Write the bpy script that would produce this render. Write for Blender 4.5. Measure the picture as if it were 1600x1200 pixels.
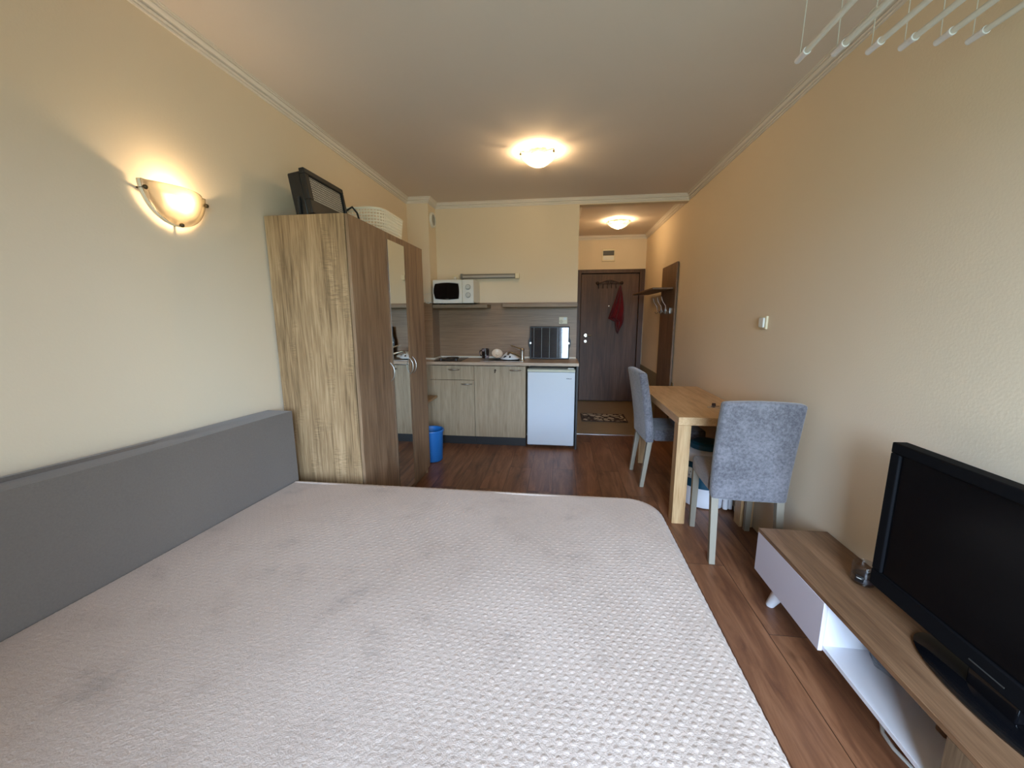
import bpy, math, random
import numpy as np
from mathutils import Vector, Matrix, noise

random.seed(7)
scene = bpy.context.scene
for o in list(bpy.data.objects):
    bpy.data.objects.remove(o, do_unlink=True)
COL = scene.collection
R = math.radians

# ------------------------------------------------------------------ camera
cam_data = bpy.data.cameras.new('camera')
cam = bpy.data.objects.new('camera', cam_data)
COL.objects.link(cam)
cam_data.sensor_fit = 'HORIZONTAL'
cam_data.sensor_width = 36.0
cam_data.lens = 607.4 / 1600 * 36.0
cam_data.clip_start = 0.02
PI_, YA_, RO_ = R(-9.7145), R(7.1472), R(-0.166)
Fv = Vector((-math.sin(YA_) * math.cos(PI_), math.cos(YA_) * math.cos(PI_), math.sin(PI_)))
Rv = Vector((math.cos(YA_), math.sin(YA_), 0))
Uv = Rv.cross(Fv)
R2 = Rv * math.cos(RO_) + Uv * math.sin(RO_)
U2 = -Rv * math.sin(RO_) + Uv * math.cos(RO_)
M = Matrix((R2, U2, -Fv)).transposed().to_4x4()
M.translation = Vector((0, 0, 1.3458))
cam.matrix_world = M
scene.camera = cam

# ------------------------------------------------------------------ view, world, light
scene.view_settings.view_transform = 'Standard'
scene.view_settings.look = 'None'
scene.view_settings.gamma = 1.0
scene.view_settings.use_curve_mapping = False
scene.view_settings.exposure = 0.30
scene.cycles.use_denoising = True
scene.cycles.max_bounces = 10
scene.cycles.diffuse_bounces = 6
scene.cycles.glossy_bounces = 4
scene.cycles.transmission_bounces = 8
scene.cycles.transparent_max_bounces = 12
scene.cycles.sample_clamp_indirect = 4.0
scene.cycles.caustics_reflective = False
scene.cycles.caustics_refractive = False

SKY = 50.0            # daylight outside the balcony door
SCONCE_W = 270.0      # radiance of the three lit bulbs
CEIL_W = 1000.0
HALL_W = 800.0
LAMP_COL = (1.0, 0.72, 0.42)

world = bpy.data.worlds.new('daylight')
scene.world = world
world.use_nodes = True
wt = world.node_tree
wt.nodes.clear()
wo = wt.nodes.new('ShaderNodeOutputWorld')
wb = wt.nodes.new('ShaderNodeBackground')
wc = wt.nodes.new('ShaderNodeTexCoord')
ws = wt.nodes.new('ShaderNodeSeparateXYZ')
wr = wt.nodes.new('ShaderNodeValToRGB')
wn = wt.nodes.new('ShaderNodeTexNoise')
wn.inputs['Scale'].default_value = 22.0
wa = wt.nodes.new('ShaderNodeMath'); wa.operation = 'MULTIPLY_ADD'
wa.inputs[1].default_value = 0.35
wt.links.new(wc.outputs['Generated'], wn.inputs['Vector'])
wt.links.new(wc.outputs['Generated'], ws.inputs[0])
wt.links.new(wn.outputs['Fac'], wa.inputs[0])
wt.links.new(ws.outputs['Z'], wa.inputs[2])
cr = wr.color_ramp
cr.elements[0].position = 0.16; cr.elements[0].color = (0.09, 0.13, 0.12, 1)
cr.elements[1].position = 0.26; cr.elements[1].color = (0.55, 0.74, 1.0, 1)
e = cr.elements.new(0.20); e.color = (0.12, 0.16, 0.13, 1)
wt.links.new(wa.outputs[0], wr.inputs[0])
wt.links.new(wr.outputs[0], wb.inputs['Color'])
wb.inputs['Strength'].default_value = SKY
wt.links.new(wb.outputs[0], wo.inputs[0])

# room numbers (metres)
XL, XR, ZC = -1.609, 1.255, 2.557
YB, YCOL, XCOL = 4.33, 4.094, -1.378
YD, YN = 6.30, -1.35            # hall end wall, window wall behind the camera
XH = 0.168                      # right end of the kitchen wall
WX0, WX1, WZ1 = -0.20, 1.18, 2.25   # balcony door opening

portal = bpy.data.lights.new('window_portal', 'AREA')
portal.shape = 'RECTANGLE'; portal.size = WX1 - WX0; portal.size_y = WZ1
portal.cycles.is_portal = True
po = bpy.data.objects.new('window_portal', portal)
COL.objects.link(po)
po.location = ((WX0 + WX1) / 2, YN - 0.06, WZ1 / 2)
po.rotation_euler = (R(90), 0, 0)


# ------------------------------------------------------------------ helpers
ROOTS = {}


def thing(name, label, cat, loc=(0, 0, 0), rotz=0.0, group=None, kind=None):
    o = bpy.data.objects.new(name, None)
    o.empty_display_size = 0.1
    COL.objects.link(o)
    o.location = loc
    o.rotation_euler = (0, 0, rotz)
    if kind:
        o['kind'] = kind
    if label:
        o['label'] = label
    if cat:
        o['category'] = cat
    if group:
        o['group'] = group
    ROOTS[o.name] = Matrix.Translation(Vector(loc)) @ Matrix.Rotation(rotz, 4, 'Z')
    return o


def tag(o, label, cat, group=None, kind=None):
    o['label'] = label
    o['category'] = cat
    if group:
        o['group'] = group
    if kind:
        o['kind'] = kind
    return o


class MB:
    def __init__(s):
        s.v = []; s.f = []

    def add(s, vs, fs):
        n = len(s.v)
        s.v += [tuple(p) for p in vs]
        s.f += [tuple(i + n for i in f) for f in fs]
        return s

    def box(s, x0, x1, y0, y1, z0, z1, m=None):
        vs = [(x, y, z) for z in (z0, z1) for x, y in ((x0, y0), (x1, y0), (x1, y1), (x0, y1))]
        if m is not None:
            vs = [m @ Vector(p) for p in vs]
        return s.add(vs, [(3, 2, 1, 0), (4, 5, 6, 7), (0, 1, 5, 4), (1, 2, 6, 5), (2, 3, 7, 6), (3, 0, 4, 7)])

    def hexa(s, bottom, top):
        return s.add(list(bottom) + list(top), [(3, 2, 1, 0), (4, 5, 6, 7), (0, 1, 5, 4), (1, 2, 6, 5), (2, 3, 7, 6), (3, 0, 4, 7)])

    def prism(s, poly, a, b, axis='z'):
        """poly in the plane across axis; a, b the two positions along it"""
        def P(u, w, t):
            return {'z': (u, w, t), 'y': (u, t, w), 'x': (t, u, w)}[axis]
        n = len(poly)
        vs = [P(u, w, a) for u, w in poly] + [P(u, w, b) for u, w in poly]
        return s.add(vs, [tuple(range(n))[::-1], tuple(range(n, 2 * n))] + [(i, (i + 1) % n, n + (i + 1) % n, n + i) for i in range(n)])

    def tube(s, pts, r, seg=10, cap=True):
        pts = [Vector(p) for p in pts]
        rr = r if isinstance(r, (list, tuple)) else [r] * len(pts)
        n0 = len(s.v)
        up = None
        for i, p in enumerate(pts):
            d = (pts[min(i + 1, len(pts) - 1)] - pts[max(i - 1, 0)]).normalized()
            if up is None:
                up = Vector((0, 0, 1)) if abs(d.z) < 0.9 else Vector((1, 0, 0))
            a = d.cross(up)
            if a.length < 1e-5:
                a = d.cross(Vector((0, 1, 0)))
            a.normalize(); b = d.cross(a).normalized(); up = -b if False else a.cross(d).normalized()
            for k in range(seg):
                t = 2 * math.pi * k / seg
                s.v.append(tuple(p + (a * math.cos(t) + b * math.sin(t)) * rr[i]))
        for i in range(len(pts) - 1):
            for k in range(seg):
                k2 = (k + 1) % seg
                s.f.append((n0 + i * seg + k, n0 + i * seg + k2, n0 + (i + 1) * seg + k2, n0 + (i + 1) * seg + k))
        if cap:
            s.f.append(tuple(n0 + k for k in range(seg))[::-1])
            s.f.append(tuple(n0 + (len(pts) - 1) * seg + k for k in range(seg)))
        return s

    def lathe(s, prof, c=(0, 0, 0), seg=32, axis='z', a0=0.0, a1=2 * math.pi, sx=1.0, sy=1.0, fn=None):
        """prof: (radius, height) pairs"""
        full = abs(a1 - a0 - 2 * math.pi) < 1e-6
        ns = seg if full else seg + 1
        n0 = len(s.v)
        for r, h in prof:
            for k in range(ns):
                t = a0 + (a1 - a0) * k / seg
                q = r * (fn(t, r, h) if fn else 1.0)
                u, w = q * math.cos(t) * sx, q * math.sin(t) * sy
                p = {'z': (u, w, h), 'y': (u, h, w), 'x': (h, u, w)}[axis]
                s.v.append((c[0] + p[0], c[1] + p[1], c[2] + p[2]))
        for i in range(len(prof) - 1):
            for k in range(seg):
                k2 = (k + 1) % ns if full else k + 1
                s.f.append((n0 + i * ns + k, n0 + i * ns + k2, n0 + (i + 1) * ns + k2, n0 + (i + 1) * ns + k))
        return s

    def ball(s, c, r, seg=16, sx=1, sy=1, sz=1):
        rings = max(6, seg // 2)
        prof = [(max(1e-5, r * math.sin(math.pi * i / rings)), -r * math.cos(math.pi * i / rings) * sz) for i in range(rings + 1)]
        return s.lathe(prof, c, seg, sx=sx, sy=sy)

    def build(s, name, mat, parent=None, bevel=0.0, smooth=True, world=True, root=None, seg=2, angle=32, solid=0.0, mats=None, subsurf=0):
        me = bpy.data.meshes.new(name)
        vs = s.v
        if parent is not None and world:
            rt = parent
            while rt.parent is not None:
                rt = rt.parent
            if rt.name in ROOTS:
                inv = ROOTS[rt.name].inverted()
                vs = [tuple(inv @ Vector(p)) for p in vs]
        me.from_pydata(vs, [], s.f)
        me.materials.append(mat)
        for m2 in mats or []:
            me.materials.append(m2)
        import bmesh
        bm = bmesh.new(); bm.from_mesh(me)
        bmesh.ops.recalc_face_normals(bm, faces=bm.faces)
        bm.to_mesh(me); bm.free()
        if smooth:
            me.polygons.foreach_set('use_smooth', [True] * len(me.polygons))
            me.set_sharp_from_angle(angle=R(angle))
        o = bpy.data.objects.new(name, me)
        COL.objects.link(o)
        if parent is not None:
            o.parent = parent
        if solid:
            md = o.modifiers.new('solid', 'SOLIDIFY'); md.thickness = solid; md.offset = 0
        if bevel:
            md = o.modifiers.new('bevel', 'BEVEL'); md.width = bevel; md.segments = seg
            md.limit_method = 'ANGLE'; md.angle_limit = R(35)
        if subsurf:
            md = o.modifiers.new('sub', 'SUBSURF'); md.levels = subsurf; md.render_levels = subsurf
        return o


def struct(o, label=None, cat=None):
    o['kind'] = 'structure'
    if label:
        o['label'] = label
    if cat:
        o['category'] = cat
    return o


# ------------------------------------------------------------------ materials
def new_mat(name):
    m = bpy.data.materials.new(name)
    m.use_nodes = True
    nt = m.node_tree
    nt.nodes.clear()
    out = nt.nodes.new('ShaderNodeOutputMaterial')
    b = nt.nodes.new('ShaderNodeBsdfPrincipled')
    nt.links.new(b.outputs[0], out.inputs[0])
    return m, nt, b, out


def plain(name, col, rough=0.5, metal=0.0, spec=0.5, noise_amt=0.04, nscale=6.0, bump=0.0, bscale=200.0, sheen=0.0, coat=0.0):
    m, nt, b, out = new_mat(name)
    tc = nt.nodes.new('ShaderNodeTexCoord')
    n = nt.nodes.new('ShaderNodeTexNoise'); n.inputs['Scale'].default_value = nscale; n.inputs['Detail'].default_value = 5
    nt.links.new(tc.outputs['Object'], n.inputs['Vector'])
    mx = nt.nodes.new('ShaderNodeMix'); mx.data_type = 'RGBA'
    c = col
    mx.inputs[6].default_value = (c[0] * (1 - noise_amt), c[1] * (1 - noise_amt), c[2] * (1 - noise_amt), 1)
    mx.inputs[7].default_value = (min(1, c[0] * (1 + noise_amt)), min(1, c[1] * (1 + noise_amt)), min(1, c[2] * (1 + noise_amt)), 1)
    nt.links.new(n.outputs['Fac'], mx.inputs[0])
    nt.links.new(mx.outputs[2], b.inputs['Base Color'])
    b.inputs['Roughness'].default_value = rough
    b.inputs['Metallic'].default_value = metal
    b.inputs['Specular IOR Level'].default_value = spec
    b.inputs['Sheen Weight'].default_value = sheen
    b.inputs['Coat Weight'].default_value = coat
    if bump:
        n2 = nt.nodes.new('ShaderNodeTexNoise'); n2.inputs['Scale'].default_value = bscale; n2.inputs['Detail'].default_value = 3
        nt.links.new(tc.outputs['Object'], n2.inputs['Vector'])
        bp = nt.nodes.new('ShaderNodeBump'); bp.inputs['Strength'].default_value = 1.0; bp.inputs['Distance'].default_value = bump
        nt.links.new(n2.outputs['Fac'], bp.inputs['Height'])
        nt.links.new(bp.outputs[0], b.inputs['Normal'])
    return m


def wood(name, cols, axis='z', scale=1.0, rough=0.45, stretch=14.0, fine=0.35, bump=0.0003, contrast=1.0, spec=0.4, offs=(0, 0, 0), saw=0.0):
    """cols: dark, mid, light; the grain runs along axis"""
    m, nt, b, out = new_mat(name)
    tc = nt.nodes.new('ShaderNodeTexCoord')
    mp = nt.nodes.new('ShaderNodeMapping')
    sc = [stretch * scale] * 3
    sc['xyz'.index(axis)] = scale
    mp.inputs['Scale'].default_value = sc
    mp.inputs['Location'].default_value = offs
    nt.links.new(tc.outputs['Object'], mp.inputs[0])
    n = nt.nodes.new('ShaderNodeTexNoise'); n.inputs['Scale'].default_value = 1.0
    n.inputs['Detail'].default_value = 6; n.inputs['Roughness'].default_value = 0.62; n.inputs['Distortion'].default_value = 0.5
    nt.links.new(mp.outputs[0], n.inputs['Vector'])
    mp2 = nt.nodes.new('ShaderNodeMapping')
    sc2 = [stretch * scale * 9] * 3
    sc2['xyz'.index(axis)] = scale * 4
    mp2.inputs['Scale'].default_value = sc2
    nt.links.new(tc.outputs['Object'], mp2.inputs[0])
    n2 = nt.nodes.new('ShaderNodeTexNoise'); n2.inputs['Scale'].default_value = 1.0; n2.inputs['Detail'].default_value = 3
    nt.links.new(mp2.outputs[0], n2.inputs['Vector'])
    mix = nt.nodes.new('ShaderNodeMix'); mix.data_type = 'FLOAT'; mix.inputs[0].default_value = fine
    nt.links.new(n.outputs['Fac'], mix.inputs[2]); nt.links.new(n2.outputs['Fac'], mix.inputs[3])
    rp = nt.nodes.new('ShaderNodeValToRGB')
    w = 0.16 / contrast
    rp.color_ramp.elements[0].position = 0.5 - w; rp.color_ramp.elements[0].color = (*cols[0], 1)
    rp.color_ramp.elements[1].position = 0.5 + w; rp.color_ramp.elements[1].color = (*cols[2], 1)
    e = rp.color_ramp.elements.new(0.5); e.color = (*cols[1], 1)
    nt.links.new(mix.outputs[0], rp.inputs[0])
    nt.links.new(rp.outputs[0], b.inputs['Base Color'])
    if saw:
        # patches of fine saw marks running across the grain
        m3 = nt.nodes.new('ShaderNodeMapping'); m3.inputs['Scale'].default_value = (26, 26, 230)
        n3 = nt.nodes.new('ShaderNodeTexNoise'); n3.inputs['Scale'].default_value = 1.0; n3.inputs['Detail'].default_value = 1
        m4 = nt.nodes.new('ShaderNodeMapping'); m4.inputs['Scale'].default_value = (13, 13, 4.5)
        n4 = nt.nodes.new('ShaderNodeTexNoise'); n4.inputs['Scale'].default_value = 1.0; n4.inputs['Detail'].default_value = 2
        for a_, b_ in ((m3, n3), (m4, n4)):
            nt.links.new(tc.outputs['Object'], a_.inputs[0]); nt.links.new(a_.outputs[0], b_.inputs['Vector'])
        r3 = nt.nodes.new('ShaderNodeMapRange'); r3.inputs[1].default_value = 0.42; r3.inputs[2].default_value = 0.58; r3.inputs[3].default_value = 0.76; r3.inputs[4].default_value = 1.14
        r4 = nt.nodes.new('ShaderNodeMapRange'); r4.inputs[1].default_value = 0.54; r4.inputs[2].default_value = 0.66; r4.inputs[3].default_value = 0.0; r4.inputs[4].default_value = saw
        nt.links.new(n3.outputs['Fac'], r3.inputs[0]); nt.links.new(n4.outputs['Fac'], r4.inputs[0])
        ml = nt.nodes.new('ShaderNodeMix'); ml.data_type = 'RGBA'; ml.blend_type = 'MULTIPLY'
        nt.links.new(r4.outputs[0], ml.inputs[0]); nt.links.new(rp.outputs[0], ml.inputs[6]); nt.links.new(r3.outputs[0], ml.inputs[7])
        nt.links.new(ml.outputs[2], b.inputs['Base Color'])
    b.inputs['Roughness'].default_value = rough
    b.inputs['Specular IOR Level'].default_value = spec
    bp = nt.nodes.new('ShaderNodeBump'); bp.inputs['Distance'].default_value = bump
    nt.links.new(mix.outputs[0], bp.inputs['Height']); nt.links.new(bp.outputs[0], b.inputs['Normal'])
    return m


def S(r, g, b):
    """sRGB 0-255 to linear"""
    return tuple(((c / 255) / 12.92 if c / 255 <= 0.04045 else ((c / 255 + 0.055) / 1.055) ** 2.4) for c in (r, g, b))


def laminate():
    m, nt, b, out = new_mat('laminate_floor')
    tc = nt.nodes.new('ShaderNodeTexCoord')
    mp = nt.nodes.new('ShaderNodeMapping'); mp.inputs['Rotation'].default_value = (0, 0, R(90)); mp.inputs['Location'].default_value = (0.31, 0.05, 0)
    nt.links.new(tc.outputs['Object'], mp.inputs[0])
    br = nt.nodes.new('ShaderNodeTexBrick')
    br.inputs['Scale'].default_value = 1.0
    br.inputs['Brick Width'].default_value = 1.28; br.inputs['Row Height'].default_value = 0.192
    br.inputs['Mortar Size'].default_value = 0.0016; br.inputs['Mortar Smooth'].default_value = 0.3
    br.inputs['Color1'].default_value = (0, 0, 0, 1); br.inputs['Color2'].default_value = (1, 1, 1, 1)
    br.inputs['Mortar'].default_value = (0.5, 0.5, 0.5, 1)
    br.offset = 0.37; br.offset_frequency = 2
    nt.links.new(mp.outputs[0], br.inputs['Vector'])
    # grain, shifted from plank to plank
    sep = nt.nodes.new('ShaderNodeSeparateXYZ'); nt.links.new(tc.outputs['Object'], sep.inputs[0])
    sh = nt.nodes.new('ShaderNodeMath'); sh.operation = 'MULTIPLY'; sh.inputs[1].default_value = 7.3
    nt.links.new(br.outputs['Color'], sh.inputs[0])
    cb = nt.nodes.new('ShaderNodeCombineXYZ')
    mx_ = nt.nodes.new('ShaderNodeMath'); mx_.operation = 'MULTIPLY'; mx_.inputs[1].default_value = 16
    nt.links.new(sep.outputs['X'], mx_.inputs[0]); nt.links.new(mx_.outputs[0], cb.inputs[0])
    my_ = nt.nodes.new('ShaderNodeMath'); my_.operation = 'MULTIPLY'; my_.inputs[1].default_value = 2.0
    nt.links.new(sep.outputs['Y'], my_.inputs[0]); nt.links.new(my_.outputs[0], cb.inputs[1])
    nt.links.new(sh.outputs[0], cb.inputs[2])
    n = nt.nodes.new('ShaderNodeTexNoise'); n.inputs['Scale'].default_value = 1.0; n.inputs['Detail'].default_value = 7
    n.inputs['Roughness'].default_value = 0.62; n.inputs['Distortion'].default_value = 0.9
    nt.links.new(cb.outputs[0], n.inputs['Vector'])
    rp = nt.nodes.new('ShaderNodeValToRGB')
    rp.color_ramp.elements[0].position = 0.30; rp.color_ramp.elements[0].color = (*S(90, 55, 38), 1)
    rp.color_ramp.elements[1].position = 0.70; rp.color_ramp.elements[1].color = (*S(152, 106, 76), 1)
    e = rp.color_ramp.elements.new(0.5); e.color = (*S(124, 82, 56), 1)
    nt.links.new(n.outputs['Fac'], rp.inputs[0])
    # knots and dark smudges
    kn = nt.nodes.new('ShaderNodeTexNoise'); kn.inputs['Scale'].default_value = 1.0; kn.inputs['Detail'].default_value = 2
    mk = nt.nodes.new('ShaderNodeMapping'); mk.inputs['Scale'].default_value = (9, 4.5, 1); nt.links.new(tc.outputs['Object'], mk.inputs[0])
    nt.links.new(mk.outputs[0], kn.inputs['Vector'])
    kr = nt.nodes.new('ShaderNodeValToRGB')
    kr.color_ramp.elements[0].position = 0.20; kr.color_ramp.elements[0].color = (0.45, 0.42, 0.4, 1)
    kr.color_ramp.elements[1].position = 0.34; kr.color_ramp.elements[1].color = (1, 1, 1, 1)
    nt.links.new(kn.outputs['Fac'], kr.inputs[0])
    mul = nt.nodes.new('ShaderNodeMix'); mul.data_type = 'RGBA'; mul.blend_type = 'MULTIPLY'; mul.inputs[0].default_value = 1
    nt.links.new(rp.outputs[0], mul.inputs[6]); nt.links.new(kr.outputs[0], mul.inputs[7])
    # plank tint
    tr = nt.nodes.new('ShaderNodeMapRange'); tr.inputs[3].default_value = 0.86; tr.inputs[4].default_value = 1.10
    nt.links.new(br.outputs['Color'], tr.inputs[0])
    mul2 = nt.nodes.new('ShaderNodeMix'); mul2.data_type = 'RGBA'; mul2.blend_type = 'MULTIPLY'; mul2.inputs[0].default_value = 1
    nt.links.new(mul.outputs[2], mul2.inputs[6]); nt.links.new(tr.outputs[0], mul2.inputs[7])
    gap = nt.nodes.new('ShaderNodeMix'); gap.data_type = 'RGBA'
    nt.links.new(br.outputs['Fac'], gap.inputs[0]); nt.links.new(mul2.outputs[2], gap.inputs[6])
    gap.inputs[7].default_value = (*S(58, 34, 20), 1)
    nt.links.new(gap.outputs[2], b.inputs['Base Color'])
    b.inputs['Roughness'].default_value = 0.38
    b.inputs['Specular IOR Level'].default_value = 0.4
    bp = nt.nodes.new('ShaderNodeBump'); bp.inputs['Distance'].default_value = 0.0006; bp.invert = True
    nt.links.new(br.outputs['Fac'], bp.inputs['Height']); nt.links.new(bp.outputs[0], b.inputs['Normal'])
    return m


def fabric(name, c1, c2, scale=60.0, bump=0.0006, rough=0.9, sheen=0.3, blotch=5.0):
    m, nt, b, out = new_mat(name)
    tc = nt.nodes.new('ShaderNodeTexCoord')
    n = nt.nodes.new('ShaderNodeTexNoise'); n.inputs['Scale'].default_value = scale; n.inputs['Detail'].default_value = 6; n.inputs['Roughness'].default_value = 0.7
    n2 = nt.nodes.new('ShaderNodeTexNoise'); n2.inputs['Scale'].default_value = blotch; n2.inputs['Detail'].default_value = 3
    nt.links.new(tc.outputs['Object'], n.inputs['Vector']); nt.links.new(tc.outputs['Object'], n2.inputs['Vector'])
    ad = nt.nodes.new('ShaderNodeMix'); ad.data_type = 'FLOAT'; ad.inputs[0].default_value = 0.4
    nt.links.new(n.outputs['Fac'], ad.inputs[2]); nt.links.new(n2.outputs['Fac'], ad.inputs[3])
    rp = nt.nodes.new('ShaderNodeValToRGB')
    rp.color_ramp.elements[0].position = 0.38; rp.color_ramp.elements[0].color = (*c1, 1)
    rp.color_ramp.elements[1].position = 0.62; rp.color_ramp.elements[1].color = (*c2, 1)
    nt.links.new(ad.outputs[0], rp.inputs[0]); nt.links.new(rp.outputs[0], b.inputs['Base Color'])
    b.inputs['Roughness'].default_value = rough
    b.inputs['Specular IOR Level'].default_value = 0.2
    b.inputs['Sheen Weight'].default_value = sheen
    bp = nt.nodes.new('ShaderNodeBump'); bp.inputs['Distance'].default_value = bump
    nt.links.new(n.outputs['Fac'], bp.inputs['Height']); nt.links.new(bp.outputs[0], b.inputs['Normal'])
    return m


def shade_glass(name, tc_=0.22, lo_t=0.5, hi_t=0.72):
    """frosted lamp glass: lets the bulb glow through"""
    m, nt, b, out = new_mat(name)
    nt.nodes.remove(b)
    tr = nt.nodes.new('ShaderNodeBsdfTranslucent'); tr.inputs[0].default_value = (tc_, tc_ * 0.9, tc_ * 0.7, 1)
    df = nt.nodes.new('ShaderNodeBsdfDiffuse'); df.inputs[0].default_value = (0.60, 0.56, 0.48, 1)
    tp = nt.nodes.new('ShaderNodeBsdfTransparent'); tp.inputs[0].default_value = (1, 0.97, 0.9, 1)
    gl = nt.nodes.new('ShaderNodeBsdfGlossy'); gl.inputs['Roughness'].default_value = 0.15
    tc = nt.nodes.new('ShaderNodeTexCoord')
    nz = nt.nodes.new('ShaderNodeTexWave'); nz.inputs['Scale'].default_value = 6; nz.inputs['Distortion'].default_value = 7
    nz.inputs['Detail'].default_value = 2
    nt.links.new(tc.outputs['Object'], nz.inputs['Vector'])
    mr = nt.nodes.new('ShaderNodeMapRange'); mr.inputs[3].default_value = lo_t; mr.inputs[4].default_value = hi_t
    nt.links.new(nz.outputs['Fac'], mr.inputs[0])
    m1 = nt.nodes.new('ShaderNodeMixShader'); m1.inputs[0].default_value = 0.15
    nt.links.new(tr.outputs[0], m1.inputs[1]); nt.links.new(df.outputs[0], m1.inputs[2])
    m2 = nt.nodes.new('ShaderNodeMixShader')
    nt.links.new(mr.outputs[0], m2.inputs[0]); nt.links.new(m1.outputs[0], m2.inputs[1]); nt.links.new(tp.outputs[0], m2.inputs[2])
    m3 = nt.nodes.new('ShaderNodeMixShader'); m3.inputs[0].default_value = 0.05
    nt.links.new(m2.outputs[0], m3.inputs[1]); nt.links.new(gl.outputs[0], m3.inputs[2])
    nt.links.new(m3.outputs[0], out.inputs[0])
    return m


def emit(name, col, strength):
    m, nt, b, out = new_mat(name)
    b.inputs['Base Color'].default_value = (*col, 1)
    b.inputs['Emission Color'].default_value = (*col, 1)
    b.inputs['Emission Strength'].default_value = strength
    return m


def glass(name, col=(1, 1, 1), rough=0.02, ior=1.45, alpha_mix=0.0, pane=False):
    m, nt, b, out = new_mat(name)
    nt.nodes.remove(b)
    tp = nt.nodes.new('ShaderNodeBsdfTransparent'); tp.inputs[0].default_value = (*col, 1)
    gl = nt.nodes.new('ShaderNodeBsdfGlossy'); gl.inputs['Roughness'].default_value = rough
    lw = nt.nodes.new('ShaderNodeLayerWeight'); lw.inputs[0].default_value = 0.5
    fr = nt.nodes.new('ShaderNodeMath'); fr.operation = 'POWER'; fr.inputs[1].default_value = 4.0
    nt.links.new(lw.outputs['Facing'], fr.inputs[0])
    if pane:
        fr = nt.nodes.new('ShaderNodeFresnel'); fr.inputs[0].default_value = ior
    ad = nt.nodes.new('ShaderNodeMath'); ad.operation = 'ADD'; ad.inputs[1].default_value = alpha_mix
    nt.links.new(fr.outputs[0], ad.inputs[0])
    mx = nt.nodes.new('ShaderNodeMixShader')
    nt.links.new(ad.outputs[0], mx.inputs[0]); nt.links.new(tp.outputs[0], mx.inputs[1]); nt.links.new(gl.outputs[0], mx.inputs[2])
    nt.links.new(mx.outputs[0], out.inputs[0])
    return m


MT = {}
MT['wall'] = plain('cream_wall_paint', S(226, 209, 183), 0.75, noise_amt=0.02, nscale=2.5, bump=0.0004, bscale=110, spec=0.25)
MT['ceil'] = plain('ceiling_paint', S(223, 211, 200), 0.85, noise_amt=0.015, spec=0.2)
MT['cornice'] = plain('cornice_plaster', S(228, 220, 210), 0.7, noise_amt=0.02, spec=0.25)
MT['floor'] = laminate()
MT['tile'] = plain('hall_tile', S(150, 128, 96), 0.4, noise_amt=0.10, nscale=7)
MT['oak_side'] = wood('sonoma_oak_side', (S(114, 90, 62), S(158, 129, 94), S(188, 158, 120)), 'z', 1.5, 0.55, stretch=11, fine=0.42, contrast=1.1, saw=0.9)
MT['oak_front'] = wood('sonoma_oak_front', (S(98, 74, 54), S(134, 106, 80), S(158, 130, 102)), 'z', 1.5, 0.5, stretch=13, fine=0.4, offs=(4, 2, 1))
MT['oak_edge'] = wood('oak_edge_band', (S(130, 106, 74), S(158, 130, 96), S(176, 148, 112)), 'z', 2, 0.5)
MT['kitchen'] = wood('kitchen_front_laminate', (S(134, 114, 88), S(158, 138, 110), S(176, 156, 128)), 'z', 2.0, 0.45, stretch=22, fine=0.5)
MT['splash'] = wood('backsplash_laminate', (S(116, 90, 66), S(136, 108, 82), S(150, 122, 94)), 'x', 2.0, 0.4, stretch=26, fine=0.5)
MT['counter'] = wood('worktop_laminate', (S(158, 134, 112), S(176, 152, 128), S(190, 168, 144)), 'x', 3.0, 0.35, stretch=8, fine=0.5)
MT['shelf'] = wood('shelf_laminate', (S(112, 92, 70), S(132, 110, 86), S(150, 128, 102)), 'x', 3.0, 0.45)
MT['door'] = wood('door_walnut', (S(62, 40, 28), S(84, 58, 42), S(104, 76, 58)), 'z', 1.1, 0.5, stretch=12, fine=0.3)
MT['doorframe'] = wood('door_frame_walnut', (S(60, 38, 26), S(76, 50, 34), S(90, 62, 44)), 'z', 2, 0.45)
MT['walnut'] = wood('coat_panel_walnut', (S(86, 64, 46), S(112, 86, 64), S(134, 106, 82)), 'z', 1.6, 0.5)
MT['tableoak'] = wood('table_oak', (S(172, 134, 92), S(198, 160, 116), S(214, 180, 138)), 'y', 2.0, 0.42, stretch=10, fine=0.35)
MT['legoak'] = wood('table_leg_oak', (S(160, 122, 80), S(188, 150, 106), S(206, 172, 128)), 'z', 2.0, 0.5, stretch=10)
MT['standtop'] = wood('stand_top_walnut', (S(96, 68, 48), S(124, 92, 66), S(146, 112, 84)), 'y', 1.8, 0.42, stretch=12)
MT['standdoor'] = wood('stand_door_walnut', (S(88, 68, 50), S(112, 90, 68), S(134, 110, 86)), 'z', 2.0, 0.5)
MT['white'] = plain('white_lacquer', S(226, 224, 228), 0.35, noise_amt=0.01)
MT['lilac'] = plain('drawer_front_lacquer', S(206, 198, 206), 0.4, noise_amt=0.01)
MT['fridge'] = plain('fridge_enamel', S(206, 210, 215), 0.28, noise_amt=0.01)
MT['fridgetrim'] = plain('fridge_trim_plastic', S(214, 212, 190), 0.4)
MT['black'] = plain('black_plastic', (0.012, 0.012, 0.013), 0.45)
MT['gloss_black'] = plain('gloss_black_plastic', (0.004, 0.004, 0.005), 0.08)
MT['screen'] = plain('tv_screen', (0.003, 0.003, 0.0035), 0.25, spec=0.22)
MT['darkpanel'] = plain('black_side_panel', (0.02, 0.018, 0.017), 0.5)
MT['chrome'] = plain('chrome', (0.75, 0.74, 0.72), 0.18, metal=1.0, noise_amt=0)
MT['satin'] = plain('satin_steel', (0.62, 0.60, 0.57), 0.35, metal=1.0, noise_amt=0.02)
MT['dullsteel'] = plain('dull_brushed_steel', (0.34, 0.32, 0.29), 0.45, metal=1.0, noise_amt=0.02)
MT['clip'] = plain('dark_brass_clip', (0.10, 0.075, 0.04), 0.4, metal=0.8)
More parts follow.
